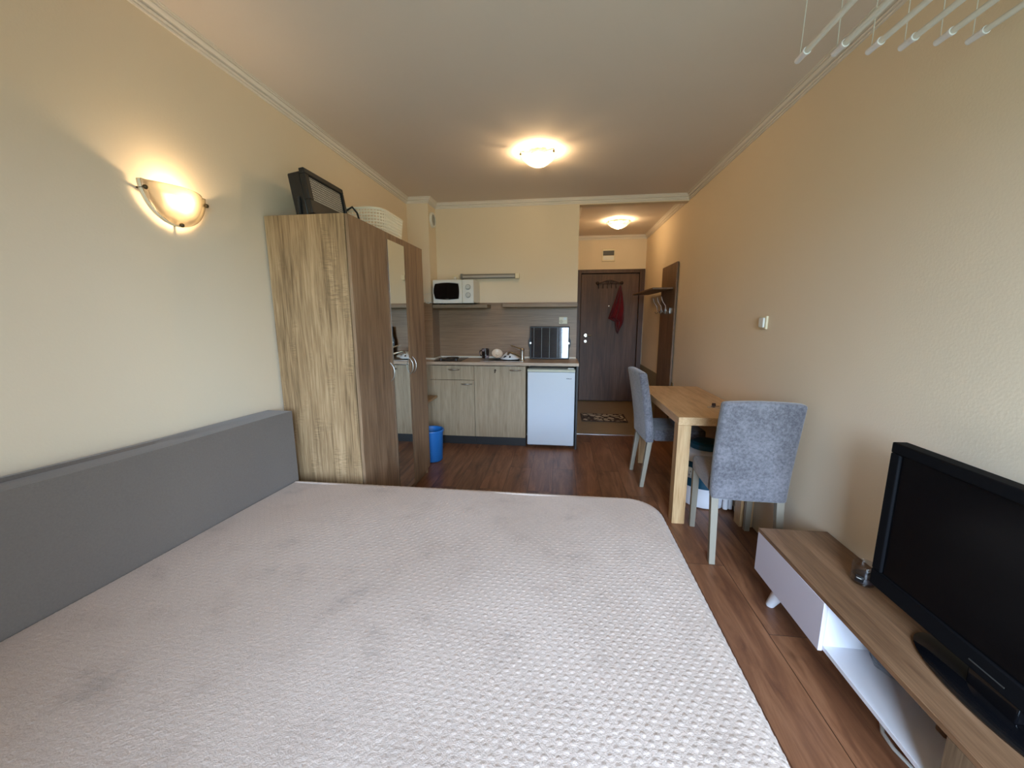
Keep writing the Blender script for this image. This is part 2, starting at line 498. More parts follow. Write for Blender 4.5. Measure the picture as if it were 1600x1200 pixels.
MT['iron'] = plain('brown_wrought_iron', (0.035, 0.014, 0.008), 0.5, metal=0.3)
MT['mirror'] = plain('mirror_silver', (0.80, 0.82, 0.80), 0.015, metal=1.0, noise_amt=0)
MT['grey_sofa'] = fabric('grey_sofa_fabric', S(104, 95, 88), S(112, 103, 95), 160, 0.0003, sheen=0.25, blotch=2.0)
MT['chairfab'] = fabric('grey_chenille', S(78, 76, 80), S(128, 124, 128), 70, 0.0008, sheen=0.35)
MT['seatfab'] = fabric('taupe_seat_fabric', S(92, 80, 76), S(122, 108, 102), 80, 0.0005)
MT['chairleg'] = plain('grey_beige_painted_leg', S(138, 128, 112), 0.5)
MT['cord'] = plain('white_cord', S(210, 208, 200), 0.5)
MT['whiteplastic'] = plain('white_plastic', S(220, 218, 210), 0.4)
MT['creamplastic'] = plain('cream_plastic', S(226, 212, 180), 0.4)
MT['basket'] = plain('woven_white_plastic', S(240, 230, 208), 0.55)
MT['blue'] = plain('blue_plastic', S(34, 106, 176), 0.4, noise_amt=0.02)
MT['bag'] = plain('thin_bag_plastic', S(120, 160, 190), 0.3)
MT['teal'] = plain('teal_plastic', S(10, 70, 92), 0.4, noise_amt=0.06)
MT['shade'] = shade_glass('frosted_lamp_glass')
MT['shade_w'] = shade_glass('frosted_wall_lamp_glass', 0.22, 0.20, 0.34)
MT['bulb'] = emit('lit_wall_bulb', LAMP_COL, SCONCE_W)
MT['bulb_c'] = emit('lit_ceiling_bulb', LAMP_COL, CEIL_W)
MT['bulb_h'] = emit('lit_hall_bulb', LAMP_COL, HALL_W)
MT['glass'] = glass('clear_glass')
MT['pane'] = glass('window_pane_glass', pane=True)
MT['darkglass'] = glass('smoked_glass', (0.45, 0.40, 0.38))
MT['red'] = fabric('crimson_cloth', S(74, 10, 20), S(102, 18, 30), 70, 0.0006, sheen=0.2)
MT['paper'] = plain('white_label', S(214, 212, 206), 0.6)
MT['grey'] = plain('mid_grey_plastic', S(120, 118, 114), 0.5)
MT['tube'] = plain('unlit_tube_glass', S(176, 172, 168), 0.3)
MT['wax'] = plain('dark_blue_wax', S(26, 28, 40), 0.5)
MT['beige_ceramic'] = plain('beige_ceramic', S(214, 194, 172), 0.3)
MT['windowframe'] = plain('window_frame_pvc', S(228, 228, 226), 0.35)

# ------------------------------------------------------------------ the setting
T = 0.1
struct(MB().box(XL - T, XR + T, YN - T, 4.46, -0.1, 0.0).build('floor', MT['floor'], smooth=False), 'reddish brown wood laminate floor of the room')
struct(MB().box(XH - T, XR + T, 4.46, YD + T, -0.1, 0.0).build('floor_hall', MT['tile'], smooth=False), 'beige brown tiled floor of the entrance hall')
struct(MB().box(XL - T, XR + T, YN - T, YD + T, ZC, ZC + 0.1).build('ceiling', MT['ceil'], smooth=False))
struct(MB().box(XL - T, XL, YN - T, YB + T, 0, ZC).build('wall_left', MT['wall'], smooth=False))
struct(MB().box(XR, XR + T, YN - T, YD + T, 0, ZC).build('wall_right', MT['wall'], smooth=False))
struct(MB().box(XL, XH, YB, YB + T, 0, ZC).build('wall_kitchen', MT['wall'], smooth=False))
struct(MB().box(XL, XCOL, YCOL, YB, 0, ZC).build('wall_column', MT['wall'], smooth=False))
struct(MB().box(XH - T, XH, YB + T, YD + T, 0, ZC).build('wall_hall', MT['wall'], smooth=False))
# beam over the hall opening
struct(MB().box(XH, XR, YB, YB + T, 2.492, ZC).build('wall_beam', MT['wall'], smooth=False))
# hall end wall with the door opening
DX0, DX1, DZ = 0.245, 1.225, 2.045
struct(MB().box(XH, DX0, YD, YD + T, 0, ZC).box(DX1, XR, YD, YD + T, 0, ZC).box(DX0, DX1, YD, YD + T, DZ, ZC)
       .box(DX0, DX1, YD + T, YD + T + 0.02, 0, DZ).build('wall_end', MT['wall'], smooth=False))
# window wall behind the camera
struct(MB().box(XL, WX0, YN - T, YN, 0, ZC).box(WX1, XR, YN - T, YN, 0, ZC).box(WX0, WX1, YN - T, YN, WZ1, ZC)
       .build('wall_window', MT['wall'], smooth=False))
wroot = thing('window_1', 'white balcony door behind the camera', None, ((WX0 + WX1) / 2, YN - 0.05, 0), kind='structure')
fb = MB()
t_ = 0.06
ym0, ym1 = YN - 0.08, YN - 0.02
fb.box(WX0, WX0 + t_, ym0, ym1, 0, WZ1).box(WX1 - t_, WX1, ym0, ym1, 0, WZ1).box(WX0 + t_, WX1 - t_, ym0, ym1, WZ1 - t_, WZ1).box(WX0 + t_, WX1 - t_, ym0, ym1, 0, t_)
xm = (WX0 + WX1) / 2
fb.box(xm - 0.045, xm + 0.045, ym0, ym1, t_, WZ1 - t_)
fb.build('window_frame', MT['windowframe'], wroot, bevel=0.004)
MB().box(WX0 + t_, xm - 0.045, YN - 0.055, YN - 0.049, t_, WZ1 - t_).build('pane', MT['pane'], wroot)
MB().box(xm + 0.045, WX1 - t_, YN - 0.055, YN - 0.049, t_, WZ1 - t_).build('pane', MT['pane'], wroot)


# cornice: moulded profile swept along wall paths (plan polyline, room on the right-hand side of travel)
def cornice(name, path, closed, ztop, d=0.042, h=0.056):
    prof = [(0, h), (0.20 * d, h), (0.24 * d, 0.90 * h), (0.14 * d, 0.86 * h), (0.14 * d, 0.82 * h), (0.34 * d, 0.80 * h), (0.38 * d, 0.68 * h),
            (0.18 * d, 0.60 * h), (0.18 * d, 0.52 * h), (0.50 * d, 0.48 * h), (0.62 * d, 0.40 * h), (0.72 * d, 0.28 * h), (0.62 * d, 0.22 * h),
            (0.62 * d, 0.18 * h), (0.84 * d, 0.18 * h), (0.86 * d, 0.10 * h), (0.80 * d, 0.06 * h), (d, 0.06 * h), (d, 0), (0, 0)]
    n = len(path)
    mb = MB()
    ring = []
    for i, p in enumerate(path):
        p = Vector(p)
        pa = Vector(path[i - 1]) if (i > 0 or closed) else None
        pb = Vector(path[(i + 1) % n]) if (i < n - 1 or closed) else None
        d1 = (p - pa).normalized() if pa is not None else (pb - p).normalized()
        d2 = (pb - p).normalized() if pb is not None else d1
        n1 = Vector((d1.y, -d1.x)); n2 = Vector((d2.y, -d2.x))
        mit = (n1 + n2) / (1 + n1.dot(n2))
        ring.append([(p.x + mit.x * a, p.y + mit.y * a, ztop - b) for a, b in prof])
    k = len(prof)
    vs = [q for r_ in ring for q in r_]
    fs = []
    for i in range(n if closed else n - 1):
        j = (i + 1) % n
        for a in range(k):
            a2 = (a + 1) % k
            fs.append((i * k + a, i * k + a2, j * k + a2, j * k + a))
    if not closed:
        fs += [tuple(range(k)), tuple((n - 1) * k + a for a in range(k))[::-1]]
    mb.add(vs, fs)
    return struct(mb.build(name, MT['cornice'], angle=20))


cornice('trim_1', [(XL, YN), (XL, YCOL), (XCOL, YCOL), (XCOL, YB), (XR, YB), (XR, YN)], True, ZC)['label'] = 'moulded cream plaster cornice around the room ceiling'
cornice('trim_2', [(XH, YB + T), (XH, YD), (XR, YD), (XR, YB + T)], True, ZC)['label'] = 'moulded cornice around the hall ceiling'
# low panel on the right hall wall
struct(MB().box(XR - 0.008, XR, 4.46, YD, 0, 0.615).build('trim_3', plain('hall_dado', S(138, 124, 92), 0.5)), 'olive beige low panel along the right wall of the hall')
struct(MB().box(XH, XR, 4.445, 4.475, 0.0, 0.003).build('trim_4', MT['satin']), 'thin floor strip between laminate and hall tiles')

# entrance door
dr = thing('door_1', 'dark walnut entrance door at the end of the hall', None, ((DX0 + DX1) / 2, YD, 0), kind='structure')
fw = 0.05
MB().box(DX0 - 0.005, DX0 + fw, YD - 0.022, YD + 0.06, 0, DZ + 0.02).box(DX1 - fw, DX1 + 0.022, YD - 0.022, YD + 0.06, 0, DZ + 0.02)\
    .box(DX0 + fw, DX1 - fw, YD - 0.022, YD + 0.06, DZ - 0.035, DZ + 0.02).build('door_frame', MT['doorframe'], dr, bevel=0.004)
MB().box(DX0 + fw + 0.006, DX1 - fw - 0.006, YD + 0.006, YD + 0.05, 0.012, DZ - 0.043).build('door_leaf', MT['door'], dr, bevel=0.003)
MB().box(DX0, DX1, YD + 0.07, YD + 0.075, 0, DZ).build('door_rebate', MT['black'], dr)
hx = 0.387
yl = YD + 0.006
h1 = MB().lathe([(0.001, yl - 0.012), (0.024, yl - 0.012), (0.027, yl - 0.006), (0.027, yl)], (hx, 0, 1.063), 20, 'y').tube([(hx, yl - 0.01, 1.063), (hx, yl - 0.05, 1.063)], 0.009).tube([(hx, yl - 0.048, 1.063), (hx + 0.04, yl - 0.05, 1.064), (hx + 0.085, yl - 0.046, 1.062)], 0.008).build('door_handle', MT['chrome'], dr)
MB().lathe([(0.001, yl - 0.010), (0.010, yl - 0.012), (0.024, yl - 0.010), (0.028, yl)], (hx, 0, 0.965), 20, 'y').build('door_lock', MT['chrome'], dr)
MB().lathe([(0.001, yl - 0.008), (0.012, yl - 0.006), (0.016, yl)], (0.735, 0, 1.518), 16, 'y').build('peephole', MT['chrome'], dr)

# ------------------------------------------------------------------ hall things
rk = thing('hook_rack', 'brown wrought iron scroll rack with six hooks on the entrance door', 'hook rack', (0.73, YD, 1.86))
yy = YD - 0.016
fr_ = MB()
xs = [0.545 + 0.365 * i / 24 for i in range(25)]
fr_.tube([(x, yy, 1.852) for x in (0.545, 0.91)], 0.006)
fr_.tube([(x, yy, 1.86 + 0.045 * math.sin(math.pi * min(1, (x - 0.545) / 0.182) * 0.5) ** 2 if x < 0.7275 else 1.86 + 0.045 * math.sin(math.pi * min(1, (0.91 - x) / 0.182) * 0.5) ** 2) for x in xs], 0.006)
for s in (-1, 1):
    pts = []
    for k in range(18):
        a = k / 17 * 2.2 * math.pi
        rad = 0.028 * (1 - k / 22)
        pts.append((0.7275 + s * (0.034 + rad * math.cos(a)), yy, 1.872 + rad * math.sin(a)))
    fr_.tube(pts, 0.005, 8)
fr_.build('frame', MT['iron'], rk)
for x in (0.545, 0.91):
    MB().ball((x, yy, 1.862), 0.024, 14).tube([(x, yy, 1.862), (x, YD + 0.006, 1.862)], 0.006).build('finial', MT['iron'], rk)
for i in range(6):
    x = 0.562 + i * 0.0655
    MB().tube([(x, yy, 1.852), (x, yy - 0.004, 1.80), (x, yy - 0.018, 1.785), (x, yy - 0.028, 1.80)], 0.005, 8).build('hook', MT['iron'], rk)

# red cloth hanging from the right-most hook
cl = MB()
nu, nv = 28, 30
for j in range(nv + 1):
    v = j / nv
    z = 1.815 - v * 0.70
    left = 0.885 - 0.012 - 0.155 * min(1, v / 0.70) ** 1.1 if v <= 0.70 else 0.885 - 0.167 + 0.105 * min(1, (v - 0.70) / 0.06) + 0.03 * (v - 0.76) / 0.24 * (v > 0.76)
    right = 0.885 + 0.012 + 0.06 * min(1, v / 0.5) if v < 0.8 else 0.957 - 0.075 * (v - 0.8) / 0.2
    for i in range(nu + 1):
        u = i / nu
        x = left + (right - left) * u
        y = YD - 0.062 - 0.016 * math.sin(u * 15 + v * 3) * min(1, v * 3 + 0.2) - 0.005 * math.sin(u * 31 + v * 9)
        cl.v.append((x, y, z + 0.02 * math.sin(u * 7) * v))
for j in range(nv):
    for i in range(nu):
        a = j * (nu + 1) + i
        cl.f.append((a, a + 1, a + nu + 2, a + nu + 1))
tag(cl.build('cloth', MT['red'], solid=0.004, angle=70), 'crimson red cloth hanging from the right end of the iron hook rack', 'cloth')

# breaker box
bk = thing('breaker_box', 'small white fuse box with dark window above the entrance door', 'fuse box', (0.695, YD, 2.18))
MB().box(0.597, 0.792, YD - 0.022, YD, 2.183, 2.365).build('body', MT['creamplastic'], bk, bevel=0.006)
MB().box(0.615, 0.776, YD - 0.030, YD - 0.022, 2.268, 2.338).build('window_flap', MT['black'], bk, bevel=0.003)
MB().box(0.618, 0.773, YD - 0.026, YD - 0.022, 2.205, 2.262).build('cover', MT['whiteplastic'], bk, bevel=0.003)

# coat panel on the right wall
cp = thing('coat_panel', 'tall walnut coat panel with shelf and chrome hooks on the hall wall', 'coat rack', (XR, 4.84, 0))
MB().box(XR - 0.028, XR - 0.009, 4.53, 5.14, 0.0, 1.935).build('back_panel', MT['walnut'], cp, bevel=0.002)
MB().box(XR - 0.25, XR - 0.029, 4.62, 5.86, 1.652, 1.670).build('shelf', MT['walnut'], cp, bevel=0.002)
for (hy, hz) in ((4.70, 1.455), (4.90, 1.455), (5.10, 1.455)):
    x0 = XR - 0.028
    MB().tube([(x0, hy, hz - 0.04), (x0 - 0.03, hy, hz - 0.045), (x0 - 0.045, hy, hz - 0.02), (x0 - 0.05, hy, hz + 0.02), (x0 - 0.085, hy, hz + 0.07), (x0 - 0.10, hy, hz + 0.12)], 0.0065, 8)\
        .tube([(x0 - 0.03, hy, hz - 0.045), (x0 - 0.055, hy, hz - 0.07), (x0 - 0.075, hy, hz - 0.045)], 0.006, 8)\
        .box(x0 - 0.008, x0, hy - 0.012, hy + 0.012, hz - 0.07, hz - 0.01).build('coat_hook', MT['chrome'], cp)

# door mat
mm, nt, b, out = new_mat('scroll_pattern_mat')
tc = nt.nodes.new('ShaderNodeTexCoord')
mp = nt.nodes.new('ShaderNodeMapping'); mp.inputs['Scale'].default_value = (17, 17, 1)
nt.links.new(tc.outputs['Object'], mp.inputs[0])
vo = nt.nodes.new('ShaderNodeTexVoronoi'); vo.feature = 'DISTANCE_TO_EDGE'; vo.inputs['Scale'].default_value = 1.0
nz = nt.nodes.new('ShaderNodeTexNoise'); nz.inputs['Scale'].default_value = 0.8
nt.links.new(mp.outputs[0], nz.inputs['Vector']); 
av = nt.nodes.new('ShaderNodeMix'); av.data_type = 'VECTOR'; av.inputs[0].default_value = 0.35
nt.links.new(mp.outputs[0], av.inputs[4]); nt.links.new(nz.outputs['Color'], av.inputs[5])
nt.links.new(av.outputs[1], vo.inputs['Vector'])
rp = nt.nodes.new('ShaderNodeValToRGB')
rp.color_ramp.elements[0].position = 0.09; rp.color_ramp.elements[0].color = (*S(66, 50, 38), 1)
rp.color_ramp.elements[1].position = 0.14; rp.color_ramp.elements[1].color = (*S(190, 176, 152), 1)
nt.links.new(vo.outputs['Distance'], rp.inputs[0]); nt.links.new(rp.outputs[0], b.inputs['Base Color'])
b.inputs['Roughness'].default_value = 0.95
mt = thing('door_mat', 'small beige and brown patterned mat on the hall tiles before the door', 'doormat', (0.60, 5.22, 0))
MB().box(0.30, 0.875, 5.03, 5.41, 0.0005, 0.010).build('mat', mm, mt, bevel=0.003)
mb = MB()
for (x0, x1, y0, y1) in ((0.292, 0.883, 5.02, 5.032), (0.292, 0.883, 5.408, 5.42), (0.292, 0.304, 5.032, 5.408), (0.871, 0.883, 5.032, 5.408)):
    mb.box(x0, x1, y0, y1, 0.0005, 0.012)
mb.build('border', plain('mat_border', S(58, 42, 32), 0.9), mt)


# ------------------------------------------------------------------ ceiling lamps and wall lamp
def ceiling_lamp(name, label, x, y, rad, watts, group):
    t = thing(name, label, 'ceiling lamp', (x, y, ZC), group=group)
    L = lambda: MB()
    L().lathe([(0.001, -0.022), (rad * 0.40, -0.022), (rad * 0.42, 0)], (x, y, ZC), 28).build('ceiling_plate', MT['whiteplastic'], t)
    prof = []
    for k in range(13):
        a = k / 12
        r = rad * a
        prof.append((max(r, 0.001), -0.104 + 0.074 * a ** 2.0 + 0.004 * (a > 0.95)))
    prof.append((rad * 1.07, -0.024))
    L().lathe(prof, (x, y, ZC), 48).build('glass_shade', MT['shade'], t, solid=0.004, angle=60)
    for k in range(3):
        a = R(205 + 120 * k)
        cx, cy = x + math.cos(a) * rad * 1.03, y + math.sin(a) * rad * 1.03
        L().tube([(x + math.cos(a) * rad * .40, y + math.sin(a) * rad * .40, ZC - 0.012), (cx, cy, ZC - 0.016)], 0.003, 8)\
            .ball((cx, cy, ZC - 0.034), 0.008, 10).tube([(cx, cy, ZC - 0.016), (cx, cy, ZC - 0.038)], 0.004, 8).build('clip', MT['clip'], t)
    L().ball((x, y, ZC - 0.066), 0.022, 16).tube([(x, y, ZC - 0.022), (x, y, ZC - 0.048)], 0.012).build('bulb', watts, t)
    return t


ceiling_lamp('ceiling_lamp', 'lit frosted glass bowl lamp in the middle of the room ceiling', -0.19, 3.13, 0.135, MT['bulb_c'], None)
ceiling_lamp('ceiling_lamp', 'lit small frosted glass bowl lamp on the hall ceiling before the door', 0.70, 5.33, 0.145, MT['bulb_h'], None)

# wall lamp: half bowl of glass held off the wall by three clips
sc_ = thing('wall_lamp', 'lit half bowl glass wall lamp above the grey sofa back', 'wall lamp', (XL, 1.545, 1.84))
CY, CZ, RR = 1.522, 1.868, 0.128
ps = MB()
nr, na = 14, 40
def sconce_pt(r, a):
    y = CY + RR * 1.0 * r * math.cos(a)
    z = CZ + RR * 1.06 * r * math.sin(a)
    x = XL + 0.020 + 0.062 * (1 - r ** 2.2)
    if r > 0.93:
        x = XL + 0.020 + 0.062 * (1 - 0.93 ** 2.2)
    return (x, y, z)
for j in range(nr + 1):
    for i in range(na + 1):
        ps.v.append(sconce_pt(max(j / nr, 0.001) * (1.0 if j < nr else 1.06), math.pi + math.pi * i / na))
for j in range(nr):
    for i in range(na):
        a = j * (na + 1) + i
        ps.f.append((a, a + 1, a + na + 2, a + na + 1))
lp = MB()
for j, xx in enumerate((0.010, 0.026)):
    for i in range(na + 1):
        a = math.pi + math.pi * i / na
        lp.v.append((XL + xx, CY + RR * 1.06 * math.cos(a), CZ + RR * 1.06 * 1.06 * math.sin(a)))
for i in range(na):
    lp.f.append((i, i + 1, na + 2 + i, na + 1 + i))
lp.build('glass_lip', plain('frosted_lip', S(226, 216, 190), 0.4), sc_, solid=0.003, angle=60)
ps.build('glass_shade', MT['shade_w'], sc_, solid=0.005, angle=60)
MB().box(XL, XL + 0.018, CY - 0.055, CY + 0.055, CZ - 0.09, CZ - 0.02).build('wall_plate', MT['whiteplastic'], sc_, bevel=0.004)
for a in (math.pi + 0.22, 1.5 * math.pi, 2 * math.pi - 0.22):
    y, z = CY + RR * 1.04 * math.cos(a), CZ + RR * 1.10 * math.sin(a)
    MB().tube([(XL + 0.001, y, z), (XL + 0.040, y, z)], 0.0045, 8).ball((XL + 0.038, y, z), 0.009, 12)\
        .tube([(XL + 0.008, CY + 0.05 * math.cos(a), CZ - 0.06 + 0.03 * math.sin(a)), (XL + 0.008, y, z)], 0.003, 6).build('clip', MT['clip'], sc_)
MB().ball((XL + 0.052, CY, CZ - 0.045), 0.017, 16).tube([(XL + 0.018, CY, CZ - 0.055), (XL + 0.035, CY, CZ - 0.048)], 0.012).build('bulb', MT['bulb'], sc_)

# ------------------------------------------------------------------ wardrobe
WD0, WD1, WDX, WDZ = 2.03, 3.14, -1.12, 1.888
wd = thing('wardrobe', 'tall oak effect wardrobe with a mirror door against the left wall', 'wardrobe', ((XL + WDX) / 2, (WD0 + WD1) / 2, 0))
for y_ in (WD0, WD1 - 0.018):
    MB().box(XL + 0.012, WDX - 0.022, y_, y_ + 0.018, 0, WDZ).build('side_panel', MT['oak_side'], wd, bevel=0.0015)
MB().box(XL + 0.012, WDX - 0.022, WD0 + 0.018, WD1 - 0.018, WDZ - 0.018, WDZ - 0.0005).build('top_panel', MT['oak_side'], wd)
MB().box(XL + 0.012, WDX - 0.030, WD0 + 0.018, WD1 - 0.018, 0.06, 0.078).box(WDX - 0.05, WDX - 0.034, WD0 + 0.018, WD1 - 0.018, 0.0, 0.06)\
    .box(XL + 0.012, XL + 0.017, WD0 + 0.018, WD1 - 0.018, 0.078, WDZ - 0.018).build('base_panel', MT['oak_front'], wd)


def bow_handle(parent, p, d, out, ln=0.11, r=0.0055, mat=None):
    """bow handle at p, long axis d, standing off along out"""
    p = Vector(p); d = Vector(d); out = Vector(out)
    pts = []
    for k in range(11):
        t = k / 10 * 2 - 1
        pts.append(p + d * (t * ln / 2) + out * (0.028 * (1 - abs(t) ** 2.4)))
    rr = [r * (1.0 + 0.55 * (1 - abs(k / 10 * 2 - 1))) for k in range(11)]
    return MB().tube(pts, rr, 8).build('handle', mat or MT['satin'], parent)


D1, D2 = 2.488, 2.792
def wdoor(y0, y1, hy, mirror=False):
    d = MB().box(WDX - 0.018, WDX, y0 + 0.0015, y1 - 0.0015, 0.062, WDZ - 0.002).build('door', MT['oak_front'], wd, bevel=0.001)
    if mirror:
        MB().box(WDX + 0.0005, WDX + 0.0045, y0 + 0.004, y1 - 0.036, 0.075, WDZ - 0.045).build('mirror', MT['mirror'], d)
    bow_handle(d, (WDX, hy, 0.99), (0, 0, 1), (1, 0, 0), 0.125, 0.0030, MT['dullsteel'])
wdoor(WD0 + 0.002, D1, D1 - 0.045)
wdoor(D1, D2, D2 - 0.020, True)
wdoor(D2, WD1 - 0.001, D2 + 0.045)

# floodlight on the wardrobe
fl = thing('floodlight', 'black floodlight with gridded grey lamp face standing on the wardrobe', 'floodlight', (-1.40, 2.30, WDZ))
m_ = Matrix.Translation((-1.385, 2.29, WDZ + 0.016)) @ Matrix.Rotation(R(-9), 4, 'Y')
bd = MB()
bd.box(-0.075, 0.0, -0.185, 0.185, 0.0, 0.232, m_)
bo = bd.build('housing', MT['black'], fl, bevel=0.008)
fm = MB()
for (y0, y1, z0, z1) in ((-0.19, 0.20, 0.214, 0.243), (-0.19, 0.20, 0.004, 0.080), (-0.19, -0.150, 0.080, 0.214), (0.180, 0.20, 0.080, 0.214)):
    fm.box(0.0, 0.030, y0, y1, z0, z1, m_)
fm.build('front_frame', MT['black'], fl, bevel=0.004)
gm, nt, b, out = new_mat('led_grid')
tc = nt.nodes.new('ShaderNodeTexCoord')
bk_ = nt.nodes.new('ShaderNodeTexBrick'); bk_.offset = 0.0
bk_.inputs['Scale'].default_value = 1.0; bk_.inputs['Brick Width'].default_value = 0.014; bk_.inputs['Row Height'].default_value = 0.013
bk_.inputs['Mortar Size'].default_value = 0.0028
bk_.inputs['Color1'].default_value = (*S(214, 212, 204), 1); bk_.inputs['Color2'].default_value = (*S(190, 188, 182), 1); bk_.inputs['Mortar'].default_value = (*S(90, 88, 84), 1)
mp = nt.nodes.new('ShaderNodeMapping'); mp.inputs['Rotation'].default_value = (R(90), 0, R(90))
sp = nt.nodes.new('ShaderNodeSeparateXYZ'); cb = nt.nodes.new('ShaderNodeCombineXYZ')
nt.links.new(tc.outputs['Object'], sp.inputs[0]); nt.links.new(sp.outputs['Y'], cb.inputs[0]); nt.links.new(sp.outputs['Z'], cb.inputs[1])
nt.links.new(cb.outputs[0], bk_.inputs['Vector']); nt.links.new(bk_.outputs['Color'], b.inputs['Base Color'])
b.inputs['Roughness'].default_value = 0.35
MB().box(0.0005, 0.016, -0.148, 0.178, 0.082, 0.212, m_).build('lamp_face', gm, fl)
MB().tube([(-1.43, 2.095, WDZ + 0.01), (-1.43, 2.095, WDZ + 0.11)], 0.008).tube([(-1.43, 2.485, WDZ + 0.01), (-1.43, 2.485, WDZ + 0.11)], 0.008)\
    .tube([(-1.43, 2.095, WDZ + 0.008), (-1.43, 2.485, WDZ + 0.008)], 0.007).box(-1.46, -1.40, 2.095, 2.12, WDZ + 0.001, WDZ + 0.016).build('bracket', MT['black'], fl)
MB().tube([(-1.365, 2.470, WDZ + 0.13), (-1.335, 2.485, WDZ + 0.155), (-1.31, 2.497, WDZ + 0.12), (-1.295, 2.505, WDZ + 0.05), (-1.285, 2.505, WDZ + 0.008)], 0.006, 8).build('power_lead', MT['black'], fl)

# woven basket on the wardrobe
bs = thing('storage_basket', 'white woven plastic basket lying on the wardrobe behind the floodlight', 'basket', (-1.36, 2.83, WDZ))
BX0, BX1, BY0, BY1, BH = -1.52, -1.17, 2.53, 2.96, 0.165
def rrect(x0, x1, y0, y1, r, per=0.0085):
    pts = []
    segs = [((x1 - r, y0 + r), -90), ((x1 - r, y1 - r), 0), ((x0 + r, y1 - r), 90), ((x0 + r, y0 + r), 180)]
    for (cx, cy), a0 in segs:
        for k in range(9):
            a = R(a0 + 90 * k / 8)
            pts.append(Vector((cx + r * math.cos(a), cy + r * math.sin(a))))
    pts.append(pts[0])
    out = []; acc = 0.0
    L = sum((pts[i + 1] - pts[i]).length for i in range(len(pts) - 1))
    n = int(L / per); step = L / n; t = 0.0
    i = 0; pos = 0.0
    for k in range(n):
        target = k * step
        while pos + (pts[i + 1] - pts[i]).length < target:
            pos += (pts[i + 1] - pts[i]).length; i += 1
        sl = (pts[i + 1] - pts[i]).length
        q = pts[i] + (pts[i + 1] - pts[i]) * ((target - pos) / max(sl, 1e-9))
        out.append(q)
    return out
lat = MB()
loop = rrect(BX0, BX1, BY0, BY1, 0.09, 0.02)
cxy = Vector(((BX0 + BX1) / 2, (BY0 + BY1) / 2))
for k in range(9):
    z = WDZ + 0.006 + k * (BH - 0.012) / 8
    sc1 = 0.93 + 0.07 * k / 8
    q = [cxy + (p - cxy) * sc1 for p in loop]
    q.append(q[0])
    lat.tube([(p.x, p.y, z) for p in q], 0.0046 if k < 8 else 0.0080, 5, cap=False)
for i, p in enumerate(rrect(BX0, BX1, BY0, BY1, 0.09, 0.020)):
    a = cxy + (p - cxy) * 0.93
    lat.tube([(a.x, a.y, WDZ + 0.003), (p.x, p.y, WDZ + BH - 0.003)], 0.0036, 4, cap=False)
lat.build('woven_wall', MT['basket'], bs)
MB().prism([tuple(cxy + (p - cxy) * 0.93) for p in rrect(BX0, BX1, BY0, BY1, 0.09, 0.03)], WDZ + 0.001, WDZ + 0.006).build('basket_base', MT['basket'], bs)

# ------------------------------------------------------------------ kitchen
YK = 3.875
# counter
ct = thing('worktop', 'beige laminate kitchen worktop along the back wall', 'worktop', (-0.6, 4.1, 0.866))
SX0, SX1, SY0, SY1 = -0.80, -0.42, 3.965, 4.245
MB().box(XL + 0.002, SX0, YK, YCOL - 0.010, 0.866, 0.896).box(XCOL + 0.010, SX0, YCOL - 0.010, YB - 0.009, 0.866, 0.896)\
    .box(SX0, SX1, YK, SY0, 0.866, 0.896).box(SX0, SX1, SY1, YB - 0.009, 0.866, 0.896).box(SX1, 0.182, YK, YB - 0.009, 0.866, 0.896).build('worktop_slab', MT['counter'], ct)
MB().box(XCOL + 0.010, XH - 0.002, YB - 0.024, YB - 0.009, 0.8965, 0.915).box(XCOL + 0.010, XCOL + 0.024, YCOL, YB - 0.024, 0.8965, 0.915)\
    .box(XL + 0.003, XCOL + 0.024, YCOL - 0.024, YCOL - 0.010, 0.8965, 0.915).build('sealing_strip', plain('pale_sealing_strip', S(206, 196, 176), 0.4), ct, bevel=0.003)
# backsplash
bsp = MB().box(XCOL + 0.0005, XH, YB - 0.008, YB - 0.0005, 0.87, 1.506).box(XCOL + 0.0005, XCOL + 0.008, YCOL, YB - 0.008, 0.87, 1.506)\
    .box(XL, XCOL + 0.008, YCOL - 0.0085, YCOL - 0.0005, 0.0, 1.506).build('backsplash', MT['splash'])
tag(bsp, 'grey brown laminate panel on the wall behind the worktop', 'backsplash')

# cabinets
def cab_box(t, x0, x1):
    MB().box(x0, x0 + 0.016, YK + 0.045, YB - 0.02, 0.10, 0.864).box(x1 - 0.016, x1, YK + 0.045, YB - 0.02, 0.10, 0.864)\
        .box(x0 + 0.016, x1 - 0.016, YK + 0.045, YB - 0.02, 0.10, 0.116).box(x0 + 0.016, x1 - 0.016, YB - 0.03, YB - 0.02, 0.116, 0.864).build('cabinet_body', MT['kitchen'], t)
    MB().box(x0, x1, YK + 0.075, YK + 0.09, 0.0, 0.10).build('plinth', MT['darkpanel'], t)
    # faces use YK+.025 .. YK+.043
c1 = thing('base_cabinet', 'kitchen base cabinet with a drawer over a door, next to the wardrobe', 'kitchen cabinet', (-1.12, 4.1, 0), group='kitchen base cabinets')
cab_box(c1, -1.355, -0.884)
dd = MB().box(-1.355, -0.8855, YK + 0.025, YK + 0.043, 0.707, 0.855).build('drawer', MT['kitchen'], c1, bevel=0.0015)
bow_handle(dd, (-1.10, YK + 0.025, 0.815), (1, 0, 0), (0, -1, 0), 0.115)
dd = MB().box(-1.355, -0.8855, YK + 0.025, YK + 0.043, 0.102, 0.703).build('door', MT['kitchen'], c1, bevel=0.0015)
bow_handle(dd, (-0.965, YK + 0.025, 0.665), (1, 0, 0), (0, -1, 0), 0.115)
c2 = thing('base_cabinet', 'kitchen base cabinet with one tall door under the sink beside the fridge', 'kitchen cabinet', (-0.61, 4.1, 0), group='kitchen base cabinets')
x0, x1 = -0.882, -0.350
